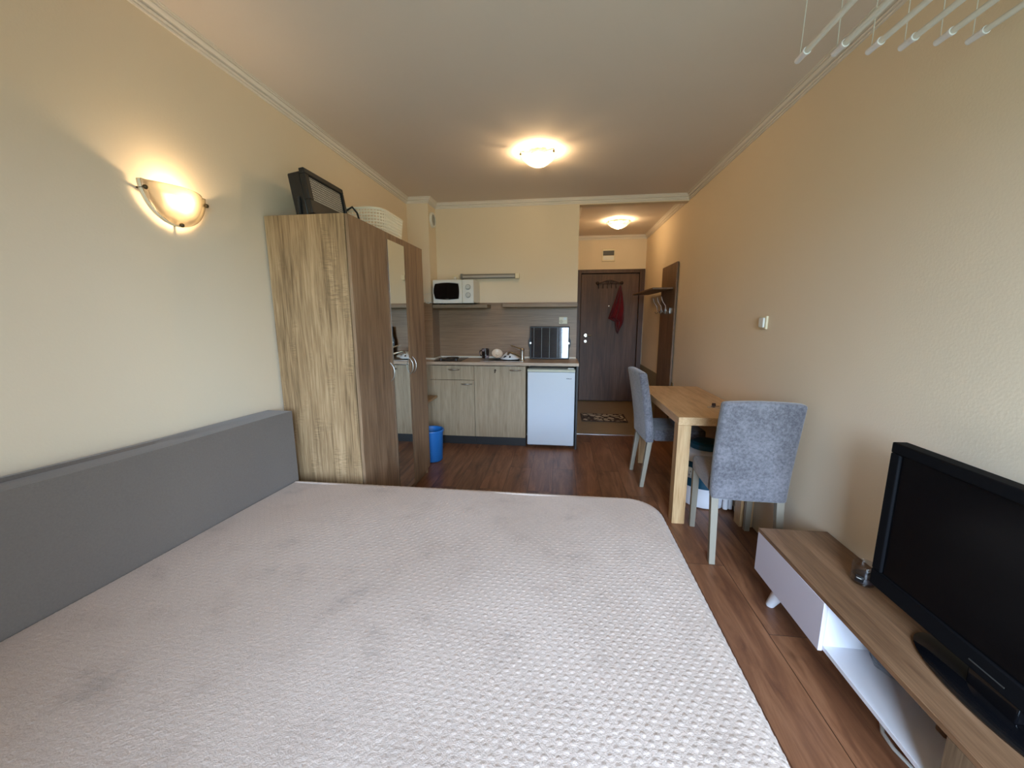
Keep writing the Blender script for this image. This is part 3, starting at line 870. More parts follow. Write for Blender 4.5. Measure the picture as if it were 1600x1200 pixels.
MB().box(x0, x0 + 0.016, YK + 0.045, YB - 0.02, 0.10, 0.864).box(x1 - 0.016, x1, YK + 0.045, YB - 0.02, 0.10, 0.864)\
    .box(x0 + 0.016, x1 - 0.016, YK + 0.045, YB - 0.02, 0.10, 0.116).build('cabinet_body', MT['kitchen'], c2)
MB().box(x0, x1, YK + 0.075, YK + 0.09, 0.0, 0.10).build('plinth', MT['darkpanel'], c2)
dd = MB().box(-0.8815, -0.350, YK + 0.025, YK + 0.043, 0.102, 0.855).build('door', MT['kitchen'], c2, bevel=0.0015)
bow_handle(dd, (-0.455, YK + 0.025, 0.815), (1, 0, 0), (0, -1, 0), 0.115)
MB().lathe([(0.001, YK + 0.018), (0.010, YK + 0.018), (0.012, YK + 0.025)], (-0.663, 0, 0.812), 14, 'y').tube([(-0.663, YK + 0.02, 0.81), (-0.663, YK + 0.012, 0.795), (-0.663, YK + 0.008, 0.788)], 0.006, 8).build('hook', plain('dark_hook', S(70, 58, 46), 0.4, metal=0.4), dd)
fillr = MB().box(-1.56, -1.357, YK + 0.03, YK + 0.046, 0.0, 0.864).build('filler_panel', MT['kitchen'])
tag(fillr, 'narrow laminate strip under the worktop in the left corner behind the wardrobe', 'filler panel')
# right end panel of the kitchen
sp_ = MB().box(0.160, 0.178, YK + 0.02, YB - 0.01, 0.0, 0.865).build('end_panel', MT['darkpanel'])
tag(sp_, 'black end panel carrying the worktop right of the fridge', 'side panel')

# fridge
fg = thing('fridge', 'small white fridge under the right end of the worktop', 'fridge', (-0.09, 4.1, 0))
fx0, fx1 = -0.332, 0.150
MB().box(fx0 + 0.004, fx1 - 0.004, YK + 0.085, YB - 0.03, 0.03, 0.822).build('fridge_body', MT['whiteplastic'], fg, bevel=0.006)
fd = MB().box(fx0, fx1, YK + 0.028, YK + 0.082, 0.030, 0.800).build('door', MT['fridge'], fg, bevel=0.010, seg=3)
MB().prism([(YK + 0.026, 0.802), (YK + 0.082, 0.802), (YK + 0.082, 0.832), (YK + 0.045, 0.832), (YK + 0.022, 0.822)], fx0, fx1, 'x').build('door_trim', MT['fridgetrim'], fd, bevel=0.003)
MB().box(0.075, 0.135, YK + 0.04, YK + 0.08, 0.833, 0.842).build('hinge_cover', MT['whiteplastic'], fg, bevel=0.002)
lg = MB()
for k, (dx, w_, hh) in enumerate(((0, .006, .009), (.010, .009, .009), (.021, .007, .009), (.030, .010, .006), (.043, .008, .008))):
    lg.box(0.062 + dx, 0.062 + dx + w_, YK + 0.0268, YK + 0.0285, 0.732, 0.732 + hh)
lg.build('badge', plain('grey_badge', S(92, 98, 110), 0.4), fd)
for x in (fx0 + 0.04, fx1 - 0.04):
    MB().lathe([(0.016, 0.0), (0.018, 0.03)], (x, YK + 0.12, 0), 14).build('foot', MT['black'], fg)
    MB().lathe([(0.016, 0.0), (0.018, 0.03)], (x, YB - 0.08, 0), 14).build('foot', MT['black'], fg)

# hob
hb = thing('hob', 'black glass two ring hob set in the worktop near the wardrobe', 'hob', (-1.17, 4.1, 0.896))
MB().box(-1.315, -1.030, 3.925, 4.285, 0.8965, 0.903).build('hob_plate', plain('hob_surface', S(38, 34, 30), 0.25), hb, bevel=0.002)
for y in (4.02, 4.19):
    MB().lathe([(0.001, 0.911), (0.068, 0.911), (0.074, 0.903)], (-1.19, y, 0), 28).build('hotplate', MT['black'], hb)
for y in (3.955, 3.995):
    pass
MB().lathe([(0.001, 0.924), (0.013, 0.924), (0.016, 0.903)], (-1.248, 3.95, 0), 14).build('knob', MT['black'], hb)
MB().lathe([(0.001, 0.924), (0.013, 0.924), (0.016, 0.903)], (-1.085, 3.95, 0), 14).build('knob', MT['black'], hb)

# sink
sk = thing('sink', 'stainless steel sink set in the worktop between hob and solar panel', 'sink', (-0.61, 4.1, 0.87))
rim = MB()
ox0, ox1, oy0, oy1 = SX0 - 0.03, SX1 + 0.045, SY0 - 0.022, SY1 + 0.03
rim.box(ox0, SX0 + 0.008, oy0, oy1, 0.8965, 0.901).box(SX1 - 0.008, ox1, oy0, oy1, 0.8965, 0.901).box(SX0 + 0.008, SX1 - 0.008, oy0, SY0 + 0.008, 0.8965, 0.901).box(SX0 + 0.008, SX1 - 0.008, SY1 - 0.008, oy1, 0.8965, 0.901)
rim.build('rim', MT['satin'], sk, bevel=0.0015)
bb = MB()
a0, a1, b0, b1 = SX0 + 0.008, SX1 - 0.008, SY0 + 0.008, SY1 - 0.008
bb.add([(a0, b0, .899), (a1, b0, .899), (a1, b1, .899), (a0, b1, .899), (a0 + .02, b0 + .02, .76), (a1 - .02, b0 + .02, .76), (a1 - .02, b1 - .02, .76), (a0 + .02, b1 - .02, .76)],
       [(0, 1, 5, 4), (1, 2, 6, 5), (2, 3, 7, 6), (3, 0, 4, 7), (4, 5, 6, 7)])
bb.build('basin', MT['satin'], sk, solid=0.001)
tp = thing('tap', 'chrome mixer tap standing at the right of the sink', 'tap', (-0.392, 3.985, 0.901))
MB().lathe([(0.028, 0.9015), (0.026, 0.912), (0.021, 0.918), (0.021, 1.005), (0.023, 1.02), (0.014, 1.032), (0.001, 1.034)], (-0.392, 3.985, 0), 24).build('tap_body', MT['chrome'], tp)
MB().tube([(-0.405, 3.992, 0.945), (-0.45, 4.01, 0.965), (-0.52, 4.04, 0.985), (-0.545, 4.05, 0.975), (-0.548, 4.05, 0.955)], [0.015, 0.013, 0.012, 0.012, 0.012], 12).build('spout', MT['chrome'], tp)
MB().tube([(-0.392, 3.985, 1.022), (-0.44, 4.01, 1.032), (-0.50, 4.03, 1.052), (-0.515, 4.035, 1.056)], [0.013, 0.010, 0.009, 0.006], 10).build('lever', MT['chrome'], tp)

# bowls drying by the sink
bo1 = thing('bowl', 'upturned white bowl with black leaf marks drying at the sink', 'bowl', (-0.545, 4.19, 0.90))
prof = [(0.001, 0.972), (0.042, 0.972), (0.046, 0.966), (0.070, 0.945), (0.098, 0.915), (0.105, 0.9025)]
MB().lathe(prof, (-0.545, 4.185, 0), 36).build('bowl_body', plain('white_ceramic', S(226, 224, 222), 0.2), bo1, solid=0.004)
lf = MB()
for (a, s) in ((-118, 1), (-84, -1)):
    a = R(a)
    c = Vector((-0.545 + 0.0905 * math.cos(a), 4.185 + 0.0905 * math.sin(a), 0.930))
    n_ = Vector((math.cos(a), math.sin(a), 0.9)).normalized(); u_ = Vector((-math.sin(a), math.cos(a), 0)); w_ = n_.cross(u_)
    if w_.z < 0: w_ = -w_
    c = c + n_ * 0.004
    sh = [(-0.018, -0.012), (0.004, -0.013), (0.016, 0.012), (-0.004, 0.013)] if s > 0 else [(-0.006, -0.012), (0.010, -0.010), (0.002, 0.014), (-0.009, 0.006)]
    v0 = [c + u_ * p * 1.2 * s + w_ * q for p, q in sh]
    lf.add([*v0, *[p + n_ * 0.0012 for p in v0]], [(0, 1, 2, 3), (4, 5, 6, 7), (0, 1, 5, 4), (1, 2, 6, 5), (2, 3, 7, 6), (3, 0, 4, 7)])
lf.build('leaf_mark', MT['black'], bo1, smooth=False)
m2 = Matrix.Translation((-0.702, 4.268, 0.938)) @ Matrix.Rotation(R(48), 4, 'X') @ Matrix.Rotation(R(12), 4, 'Y')
pl = MB().lathe([(0.001, 0.0), (0.034, 0.0), (0.050, 0.012), (0.060, 0.026)], (0, 0, 0), 32)
pl.v = [tuple(m2 @ Vector(p)) for p in pl.v]
o = pl.build('dish', MT['beige_ceramic'], solid=0.004)
tag(o, 'small beige dish leaning behind the upturned white bowl', 'dish')
# dark mug
mg = thing('mug', 'dark patterned mug standing left of the sink against the backsplash', 'mug', (-0.825, 4.26, 0.901))
mgm, nt, b, out = new_mat('dark_blotchy_glaze')
tc = nt.nodes.new('ShaderNodeTexCoord'); nz = nt.nodes.new('ShaderNodeTexNoise'); nz.inputs['Scale'].default_value = 22; nz.inputs['Detail'].default_value = 1
rp = nt.nodes.new('ShaderNodeValToRGB'); rp.color_ramp.elements[0].position = 0.52; rp.color_ramp.elements[0].color = (*S(40, 28, 24), 1)
rp.color_ramp.elements[1].position = 0.66; rp.color_ramp.elements[1].color = (*S(150, 136, 140), 1)
nt.links.new(tc.outputs['Object'], nz.inputs['Vector']); nt.links.new(nz.outputs['Fac'], rp.inputs[0]); nt.links.new(rp.outputs[0], b.inputs['Base Color'])
b.inputs['Roughness'].default_value = 0.2
MB().lathe([(0.001, 0.902), (0.037, 0.902), (0.040, 0.906), (0.041, 1.005), (0.038, 1.005), (0.036, 0.912), (0.001, 0.910)], (-0.830, 4.255, 0), 28).build('mug_body', mgm, mg)
MB().tube([(-0.868, 4.255, 0.985), (-0.890, 4.25, 0.98), (-0.897, 4.25, 0.955), (-0.887, 4.252, 0.93), (-0.869, 4.255, 0.925)], 0.005, 8).build('handle', mgm, mg)

# solar panel leaning on the backsplash
so = thing('solar_panel', 'folding black solar panel leaning on the backsplash above the fridge', 'solar panel', (-0.122, 4.22, 0.897))
ms = Matrix.Translation((-0.122, 4.235, 0.898)) @ Matrix.Rotation(R(-0.9), 4, 'Z') @ Matrix.Rotation(R(-4.5), 4, 'X')
pm, nt, b, out = new_mat('solar_cells')
tc = nt.nodes.new('ShaderNodeTexCoord')
sp = nt.nodes.new('ShaderNodeSeparateXYZ'); cb = nt.nodes.new('ShaderNodeCombineXYZ')
nt.links.new(tc.outputs['Object'], sp.inputs[0]); nt.links.new(sp.outputs['X'], cb.inputs[0]); nt.links.new(sp.outputs['Z'], cb.inputs[1])
b1 = nt.nodes.new('ShaderNodeTexBrick'); b1.offset = 0; b1.inputs['Scale'].default_value = 1
b1.inputs['Brick Width'].default_value = 0.0845; b1.inputs['Row Height'].default_value = 2; b1.inputs['Mortar Size'].default_value = 0.0016
b2 = nt.nodes.new('ShaderNodeTexBrick'); b2.offset = 0; b2.inputs['Scale'].default_value = 1
b2.inputs['Brick Width'].default_value = 2; b2.inputs['Row Height'].default_value = 0.0125; b2.inputs['Mortar Size'].default_value = 0.0008
for q in (b1, b2):
    nt.links.new(cb.outputs[0], q.inputs['Vector'])
mA = nt.nodes.new('ShaderNodeMix'); mA.data_type = 'RGBA'; mA.inputs[6].default_value = (*S(20, 26, 36), 1); mA.inputs[7].default_value = (*S(58, 68, 78), 1)
mB = nt.nodes.new('ShaderNodeMix'); mB.data_type = 'RGBA'; mB.inputs[7].default_value = (*S(140, 150, 156), 1)
nt.links.new(b2.outputs['Fac'], mA.inputs[0]); nt.links.new(b1.outputs['Fac'], mB.inputs[0]); nt.links.new(mA.outputs[2], mB.inputs[6])
nt.links.new(mB.outputs[2], b.inputs['Base Color'])
b.inputs['Roughness'].default_value = 0.06; b.inputs['Coat Weight'].default_value = 0.6; b.inputs['Coat Roughness'].default_value = 0.03
MB().box(-0.213, 0.213, -0.008, 0.014, 0.0, 0.352, ms).build('frame', MT['black'], so, bevel=0.006, seg=3)
MB().box(-0.201, 0.201, -0.0095, -0.0082, 0.014, 0.338, ms).build('cell_face', pm, so)
for s in (-1, 1):
    MB().prism([(s * 0.213, 0.10), (s * 0.224, 0.135), (s * 0.226, 0.20), (s * 0.213, 0.235)], -0.006, 0.012, 'y')
    k = MB().prism([(s * 0.213, 0.11), (s * 0.227, 0.145), (s * 0.229, 0.20), (s * 0.213, 0.235)], -0.006, 0.012, 'y')
    k.v = [tuple(ms @ Vector(p)) for p in k.v]
    k.build('carry_handle', MT['black'], so)
    k = MB().lathe([(0.001, -0.012), (0.010, -0.012), (0.011, -0.004)], (s * 0.206, 0, 0.172), 14, 'y')
    k.v = [tuple(ms @ Vector(p)) for p in k.v]
    k.build('latch', MT['satin'], so)

# shelves
s1 = MB().box(XCOL + 0.010, -0.775, 4.10, YB - 0.001, 1.446, 1.484).build('wall_shelf', MT['shelf'], bevel=0.002)
tag(s1, 'left wooden wall shelf over the hob carrying the microwave', 'shelf', 'kitchen wall shelves')
s2 = MB().box(-0.615, XH - 0.004, 4.12, YB - 0.001, 1.452, 1.488).build('wall_shelf', MT['shelf'], bevel=0.002)
tag(s2, 'right wooden wall shelf over the solar panel, empty', 'shelf', 'kitchen wall shelves')

# microwave
mw = thing('microwave', 'white microwave oven with two dials on the left kitchen shelf', 'microwave', (-1.1, 4.15, 1.484))
MX0, MX1, MY0, MZ0, MZ1 = -1.322, -0.893, 3.99, 1.492, 1.728
MB().box(MX0 + 0.003, MX1 - 0.003, MY0 + 0.02, YB - 0.015, MZ0 + 0.006, MZ1).build('housing', MT['whiteplastic'], mw, bevel=0.006)
dx = -1.012
d_ = MB().box(MX0, dx - 0.002, MY0, MY0 + 0.019, MZ0, MZ1).build('door', MT['whiteplastic'], mw, bevel=0.005)
wn_ = []
wx0, wx1, wz0, wz1 = MX0 + 0.026, dx - 0.040, MZ0 + 0.046, MZ1 - 0.040
for k in range(13):
    t = k / 12 * 2 - 1
    wn_.append((wx0 + (wx1 - wx0) * (t + 1) / 2, wz0 - 0.008 * (1 - t * t)))
for k in range(1, 7):
    t = k / 7 * 2 - 1
    wn_.append((wx1 + 0.008 * (1 - t * t), wz0 + (wz1 - wz0) * (t + 1) / 2))
for k in range(13):
    t = 1 - k / 12 * 2
    wn_.append((wx0 + (wx1 - wx0) * (t + 1) / 2, wz1 + 0.010 * (1 - t * t)))
for k in range(1, 7):
    t = 1 - k / 7 * 2
    wn_.append((wx0 - 0.018 * (1 - t * t), wz0 + (wz1 - wz0) * (t + 1) / 2))
MB().prism(wn_, MY0 - 0.002, MY0 + 0.003, 'y').build('door_window', MT['gloss_black'], d_)
MB().prism([(cx_ * 1.0 + (cx_ - (wx0 + wx1) / 2) * 0.07, cz_ + (cz_ - (wz0 + wz1) / 2) * 0.09) for cx_, cz_ in wn_], MY0 - 0.0008, MY0 + 0.002, 'y').build('window_surround', plain('silvery_white', S(196, 196, 196), 0.3), d_)
MB().box(-1.19, -1.155, MY0 - 0.0028, MY0 - 0.002, MZ0 + 0.044, MZ0 + 0.047).build('badge', MT['grey'], d_)
cp_ = MB().box(dx, MX1, MY0, MY0 + 0.019, MZ0, MZ1).build('control_panel', MT['whiteplastic'], mw, bevel=0.005)
for z in (MZ1 - 0.075, MZ1 - 0.155):
    MB().lathe([(0.001, MY0 - 0.018), (0.020, MY0 - 0.018), (0.023, MY0 - 0.002)], (-0.950, 0, z), 24, 'y').box(-0.953, -0.947, MY0 - 0.022, MY0 - 0.018, z - 0.018, z + 0.018)\
        .build('dial', plain('dial_plastic', S(200, 198, 192), 0.35), cp_)
    MB().lathe([(0.0245, MY0 - 0.0014), (0.0275, MY0 - 0.0014), (0.0275, MY0)], (-0.950, 0, z), 28, 'y').build('dial_ring', MT['grey'], cp_)
for x in (MX0 + 0.04, MX1 - 0.04):
    MB().lathe([(0.012, 1.4845), (0.013, 1.499)], (x, 4.15, 0), 12).build('foot', MT['black'], mw)
    MB().lathe([(0.012, 1.4845), (0.013, 1.499)], (x, 4.27, 0), 12).build('foot', MT['black'], mw)
pc = MB().tube([(-1.27, 4.28, 1.735), (-1.22, 4.30, 1.75), (-1.185, 4.305, 1.765), (-1.165, 4.315, 1.775)], 0.004, 8).build('power_lead', MT['cord'], mw)

# sockets behind the microwave and over the solar panel
def socket(label, x, z, y, w=0.075, group=None, double=False):
    t = thing('wall_socket', label, 'wall socket', (x, y, z), group=group)
    MB().box(x - w / 2, x + w / 2, y - 0.010, y, z - 0.037, z + 0.037).build('plate', MT['creamplastic'], t, bevel=0.003)
    return t
s_ = socket('cream wall socket with a plug peeping over the microwave', -1.165, 1.77, YB)
MB().lathe([(0.001, YB - 0.045), (0.015, YB - 0.042), (0.018, YB - 0.012)], (-1.165, 0, 1.772), 16, 'y').build('plug', MT['whiteplastic'], s_)
s_ = socket('cream wall socket on the backsplash over the solar panel', 0.022, 1.312, YB - 0.008, 0.09)
MB().lathe([(0.001, YB - 0.0195), (0.018, YB - 0.0195), (0.020, YB - 0.018)], (0.0, 0, 1.300), 16, 'y').build('socket_face', plain('socket_insert', S(190, 172, 140), 0.4), s_)
MB().box(0.026, 0.058, YB - 0.024, YB - 0.018, 1.318, 1.345).build('rocker', MT['whiteplastic'], s_, bevel=0.002)

# tube light
tl = thing('tube_light', 'unlit grey strip light on the wall right of the microwave', 'strip light', (-0.77, YB, 1.785))
MB().box(-1.085, -0.50, YB - 0.035, YB, 1.765, 1.812).build('lamp_housing', plain('grey_metal', S(120, 112, 102), 0.4, metal=0.3), tl, bevel=0.003)
MB().tube([(-1.075, YB - 0.045, 1.783), (-0.505, YB - 0.045, 1.783)], 0.014, 14).build('tube', MT['tube'], tl)
MB().box(-0.50, -0.455, YB - 0.062, YB, 1.758, 1.816).build('end_cap', MT['creamplastic'], tl, bevel=0.006)
MB().box(-1.10, -1.075, YB - 0.062, YB, 1.758, 1.816).build('end_cap', MT['grey'], tl, bevel=0.006)

# extractor vent on the side of the column
vt = thing('extractor_vent', 'round white extractor vent on the column near the ceiling', 'vent', (XCOL, 4.2, 2.36))
MB().lathe([(0.001, XCOL + 0.014), (0.058, XCOL + 0.016), (0.060, XCOL + 0.024), (0.074, XCOL + 0.024), (0.078, XCOL + 0.001)], (0, 4.205, 2.362), 32, 'x').build('vent_ring', MT['whiteplastic'], vt)
g_ = MB()
for k in range(7):
    z = 2.362 - 0.045 + k * 0.015
    w_ = math.sqrt(max(0.0, 0.055 ** 2 - (z - 2.362) ** 2))
    g_.box(XCOL + 0.016, XCOL + 0.020, 4.205 - w_, 4.205 + w_, z - 0.003, z + 0.003)
g_.build('grille', MT['grey'], vt)

# appliance cable on the left end by the column
o = MB().tube([(-1.44, YCOL - 0.03, 1.54), (-1.42, YCOL - 0.045, 1.50), (-1.39, YCOL - 0.05, 1.495), (-1.37, YCOL - 0.045, 1.505), (-1.345, 4.11, 1.50), (-1.335, 4.20, 1.495)], 0.005, 8)\
    .tube([(-1.50, YCOL - 0.012, 1.60), (-1.44, YCOL - 0.03, 1.585), (-1.38, YCOL - 0.03, 1.60), (-1.355, 4.11, 1.61)], 0.002, 6).build('cable', MT['cord'])
tag(o, 'loose white cable at the column left of the microwave', 'cable')

# side shelf and bucket between wardrobe and kitchen
sh_ = thing('fold_shelf', 'low wooden wall shelf behind the wardrobe over the blue bucket', 'shelf', (XL, 3.42, 0.58))
MB().box(XL + 0.001, -1.205, 3.22, 3.665, 0.565, 0.585).build('shelf_board', wood('low_shelf_wood', (S(120, 92, 62), S(146, 116, 82), S(166, 136, 100)), 'y', 3, 0.5), sh_, bevel=0.002)
MB().prism([(XL + 0.001, 0.564), (-1.225, 0.564), (-1.26, 0.52), (-1.38, 0.42), (XL + 0.001, 0.33)], 3.42, 3.44, 'y').build('bracket', MT['black'], sh_)
bu = thing('bucket', 'blue plastic waste bucket on the floor by the kitchen cabinet', 'bucket', (-1.205, 3.44, 0))
MB().lathe([(0.001, 0.004), (0.094, 0.004), (0.100, 0.012), (0.110, 0.285), (0.116, 0.290), (0.116, 0.302), (0.107, 0.302), (0.096, 0.02), (0.001, 0.012)], (-1.205, 3.44, 0), 40).build('bucket_body', MT['blue'], bu)
MB().lathe([(0.1175, 0.285), (0.120, 0.296), (0.117, 0.306), (0.104, 0.303), (0.100, 0.27), (0.095, 0.18)], (-1.205, 3.44, 0), 40, fn=lambda t, r, h: 1 + 0.012 * math.sin(9 * t) * (h < 0.28)).build('bin_liner', MT['blue'], bu)

# ------------------------------------------------------------------ dining table
TX0, TX1, TY0, TY1, TZ = 0.742, 1.243, 2.495, 3.66, 0.722
tb = thing('dining_table', 'light oak dining table with thick top against the right wall', 'table', ((TX0 + TX1) / 2, (TY0 + TY1) / 2, 0), R(0.6))
ROOTS[tb.name] = ROOTS[tb.name]
lo_ = lambda x, y: (x - (TX0 + TX1) / 2, y - (TY0 + TY1) / 2)
hw, hl = (TX1 - TX0) / 2, (TY1 - TY0) / 2
MB().box(-hw, hw, -hl, hl, TZ - 0.052, TZ).build('table_top', MT['tableoak'], tb, bevel=0.002, world=False)
for sx_ in (-1, 1):
    for sy_ in (-1, 1):
        x0 = sx_ * hw; x1 = sx_ * (hw - 0.080); y0 = sy_ * hl; y1 = sy_ * (hl - 0.080)
        MB().box(min(x0, x1), max(x0, x1), min(y0, y1), max(y0, y1), 0, TZ - 0.0525).build('leg', MT['legoak'], tb, bevel=0.002, world=False)

# keys on the table
ky = thing('key_ring', 'bunch of keys on a metal ring on the oak table', 'keys', (1.06, 2.83, TZ))
pts = [(1.04 + 0.017 * math.cos(a), 2.79 + 0.017 * math.sin(a), TZ + 0.003) for a in [i * math.pi / 10 for i in range(21)]]
MB().tube(pts, 0.002, 6, cap=False).build('ring', MT['chrome'], ky)
for i, (a, mt_) in enumerate(((20, 'chrome'), (60, 'iron'), (95, 'chrome'))):
    m3 = Matrix.Translation((1.045, 2.80, TZ + 0.002 + i * 0.0025)) @ Matrix.Rotation(R(a - 40), 4, 'Z')
    MB().box(0.03, 0.070, -0.003, 0.003, 0, 0.002, m3).box(0.055, 0.068, -0.006, -0.003, 0, 0.002, m3).prism([(0.012 * math.cos(t * math.pi / 6) + 0.020, 0.012 * math.sin(t * math.pi / 6)) for t in range(12)], 0, 0.002)\
        .build('key', MT[mt_], ky) if False else None
    kb = MB().box(0.03, 0.070, -0.003, 0.003, 0, 0.002).box(0.055, 0.068, -0.006, -0.003, 0, 0.002).prism([(0.012 * math.cos(t * math.pi / 6) + 0.020, 0.012 * math.sin(t * math.pi / 6)) for t in range(12)], 0, 0.002)
    kb.v = [tuple(m3 @ Vector(p)) for p in kb.v]
    kb.build('key', MT[mt_], ky)
MB().lathe([(0.001, TZ + 0.022), (0.012, TZ + 0.020), (0.014, TZ + 0.002), (0.001, TZ + 0.001)], (1.085, 2.85, 0), 14).build('fob', MT['iron'], ky)


# ------------------------------------------------------------------ chairs (local frame: back at y=0, seat towards +y)
def cushion(x0, x1, y0, y1, z0, z1, nx=8, ny=8, puff=0.008, curve=None):
    """rounded box as a dense grid box; curve(x,y,z) bends it"""
    mb = MB()
    import itertools
    N = (nx, ny, 6)
    idx = {}
    def vid(i, j, k):
        key = (i, j, k)
        if key not in idx:
            u, v, w = i / N[0], j / N[1], k / N[2]
            x = x0 + (x1 - x0) * u; y = y0 + (y1 - y0) * v; z = z0 + (z1 - z0) * w
            cu, cv, cw = 1 - (2 * u - 1) ** 2, 1 - (2 * v - 1) ** 2, 1 - (2 * w - 1) ** 2
            if i in (0, N[0]): x += (1 if i else -1) * puff * cv * cw
            if j in (0, N[1]): y += (1 if j else -1) * puff * cu * cw
            if k in (0, N[2]): z += (1 if k else -1) * puff * cu * cv
            if curve: x, y, z = curve(x, y, z)
            idx[key] = len(mb.v); mb.v.append((x, y, z))
        return idx[key]
    for (a, b, c) in ((0, 1, 2), (1, 2, 0), (0, 2, 1)):
        for side in (0, N[c]):
            for p in range(N[a]):
                for q in range(N[b]):
                    def g(pp, qq):
                        t = [0, 0, 0]; t[a] = pp; t[b] = qq; t[c] = side
                        return vid(*t)
                    mb.f.append((g(p, q), g(p + 1, q), g(p + 1, q + 1), g(p, q + 1)))
    return mb


def chair(label, loc, rotz, W=0.41, back_z0=0.37, back_z1=0.92, seat_mat=None, SD=0.455):
    t = thing('dining_chair', label, 'chair', loc, rotz, 'grey upholstered dining chairs')
    h = W / 2
    def bend(x, y, z):
        tt = (z - 0.40) / 0.52
        return (x * (1 + 0.025 * tt), y - 0.075 * max(0, tt) ** 1.4 - 0.012 * math.cos(x / h * 1.3) * max(0, tt), z + 0.006 * math.cos(x / h * 1.5) * (z > 0.8))
    cushion(-h, h, 0.0, 0.062, back_z0, back_z1, 10, 3, 0.006, bend).build('backrest', MT['chairfab'], t, bevel=0.016, seg=3, world=False, angle=50)
    cushion(-h + 0.004, h - 0.004, 0.068, SD, 0.385, 0.475, 8, 8, 0.008, None).build('seat', seat_mat or MT['chairfab'], t, bevel=0.014, seg=3, world=False, angle=50)
    lw = 0.019
    for sx_ in (-1, 1):
        cx_ = sx_ * (h - lw - 0.004)
        def q(x, y, z, w=lw):
            return [(x - w, y - w, z), (x + w, y - w, z), (x + w, y + w, z), (x - w, y + w, z)]
        MB().hexa(q(cx_, -0.012, 0, 0.0155), q(cx_, 0.034, back_z0 + 0.012)).build('leg', MT['chairleg'], t, bevel=0.002, world=False)
        MB().hexa(q(cx_, SD - 0.022, 0, 0.0155), q(cx_, SD - 0.022, 0.388)).build('leg', MT['chairleg'], t, bevel=0.002, world=False)
    return t


c_near = chair('grey upholstered chair with its back to the room at the near table end', (1.013, 2.085, 0), R(-3.0), W=0.372, SD=0.408, seat_mat=MT['seatfab'])
c_far = chair('grey upholstered chair on the left long side of the table', (0.665, 3.235, 0), R(-90 + 3), W=0.40, back_z1=0.925)

# washing tub under the table
wt_ = thing('washing_tub', 'round white tub with teal band and teal lid under the oak table', 'tub', (1.07, 2.93, 0))
WXc, WYc = 1.062, 2.858
RW = 0.158
MB().lathe([(0.001, 0.006), (RW * 0.93, 0.006), (RW * 0.97, 0.02), (RW, 0.10), (RW, 0.150)], (WXc, WYc, 0), 48).build('tub_base', MT['white'], wt_)
MB().lathe([(RW + 0.001, 0.150), (RW + 0.003, 0.152), (RW + 0.004, 0.333), (RW + 0.001, 0.335)], (WXc, WYc, 0), 48).build('label_band', MT['teal'], wt_)
MB().lathe([(RW, 0.335), (RW + 0.010, 0.340), (RW + 0.013, 0.380), (RW + 0.006, 0.404), (RW - 0.020, 0.415), (RW - 0.045, 0.417)], (WXc, WYc, 0), 48).build('rim', MT['white'], wt_)
MB().lathe([(RW - 0.044, 0.416), (RW - 0.050, 0.448), (RW - 0.070, 0.462), (0.001, 0.466)], (WXc, WYc, 0), 48, sx=1.0).build('lid', MT['teal'], wt_)
st = MB()
for i in range(7):
    for j in range(2):
        a = R(208 + i * 2.2)
        st.v.append((WXc + (RW + 0.0055) * math.cos(a), WYc + (RW + 0.0055) * math.sin(a), 0.215 + j * 0.078))
for i in range(6):
    st.f.append((2 * i, 2 * i + 2, 2 * i + 3, 2 * i + 1))
lb = st.build('sticker', MT['paper'], wt_, solid=0.001)
stb = MB()
for (ad, z0, z1, w_) in ((210, 0.228, 0.262, 1.4), (215, 0.230, 0.242, .8), (218, 0.256, 0.268, .7)):
    v_ = []
    for a in (R(ad - w_), R(ad + w_)):
        for z in (z0, z1):
            v_.append((WXc + (RW + 0.0068) * math.cos(a), WYc + (RW + 0.0068) * math.sin(a), z))
    stb.add(v_, [(0, 2, 3, 1)])
stb.build('sticker_print', MT['black'], lb, solid=0.0006)
hs = [(WXc + 0.10, WYc - 0.155, 0.30 - 0.28 * k / 20) for k in range(21)]
MB().tube(hs, [0.016 + (0.002 if k % 2 else 0) for k in range(21)], 12).tube([(WXc + 0.135, WYc - 0.15, 0.32), (WXc + 0.135, WYc - 0.15, 0.02)], 0.014, 12).build('drain_hose', MT['white'], wt_)
cc = []
for k in range(120):
    a = k / 119 * 2 * math.pi * 5
    cc.append((1.222 + 0.012 * math.sin(a * 0.31), 2.668 + 0.024 * math.cos(a) + 0.010 * math.sin(a * .7), 0.075 + 0.062 * math.sin(a) * (0.8 + 0.2 * math.sin(a * 0.37)) + 0.006 * math.cos(a * 1.7)))
o = MB().tube(cc, 0.0035, 6).build('power_cord', MT['cord'])
tag(o, 'coiled white power cord hanging beside the round tub under the table', 'cord')

# ------------------------------------------------------------------ tv stand
SXF, SYF, SYN = 0.952, 1.843, 0.42
tvs = thing('tv_stand', 'low white tv bench with walnut top along the right wall', 'tv stand', (1.10, 1.15, 0))
MB().box(SXF, XR - 0.004, SYN, SYF, 0.337, 0.355).build('top_board', MT['standtop'], tvs, bevel=0.0015)
bx = MB()
bz0, bz1 = 0.146, 0.3365
XI = SXF + 0.016
bx.box(XI, XR - 0.012, SYN + 0.004, SYF - 0.004, bz0, bz0 + 0.016)
for y in (SYF - 0.020, 1.366, 0.905, SYN + 0.004):
    bx.box(XI, XR - 0.012, y, y + 0.016, bz0 + 0.016, bz1)
bx.box(XR - 0.016, XR - 0.012, SYN + 0.02, SYF - 0.02, bz0 + 0.016, bz1)
bx.build('carcass', MT['white'], tvs, bevel=0.001)
MB().box(SXF, SXF + 0.0155, 1.366, SYF - 0.001, bz0 - 0.004, bz1).build('drawer', MT['lilac'], tvs, bevel=0.001)
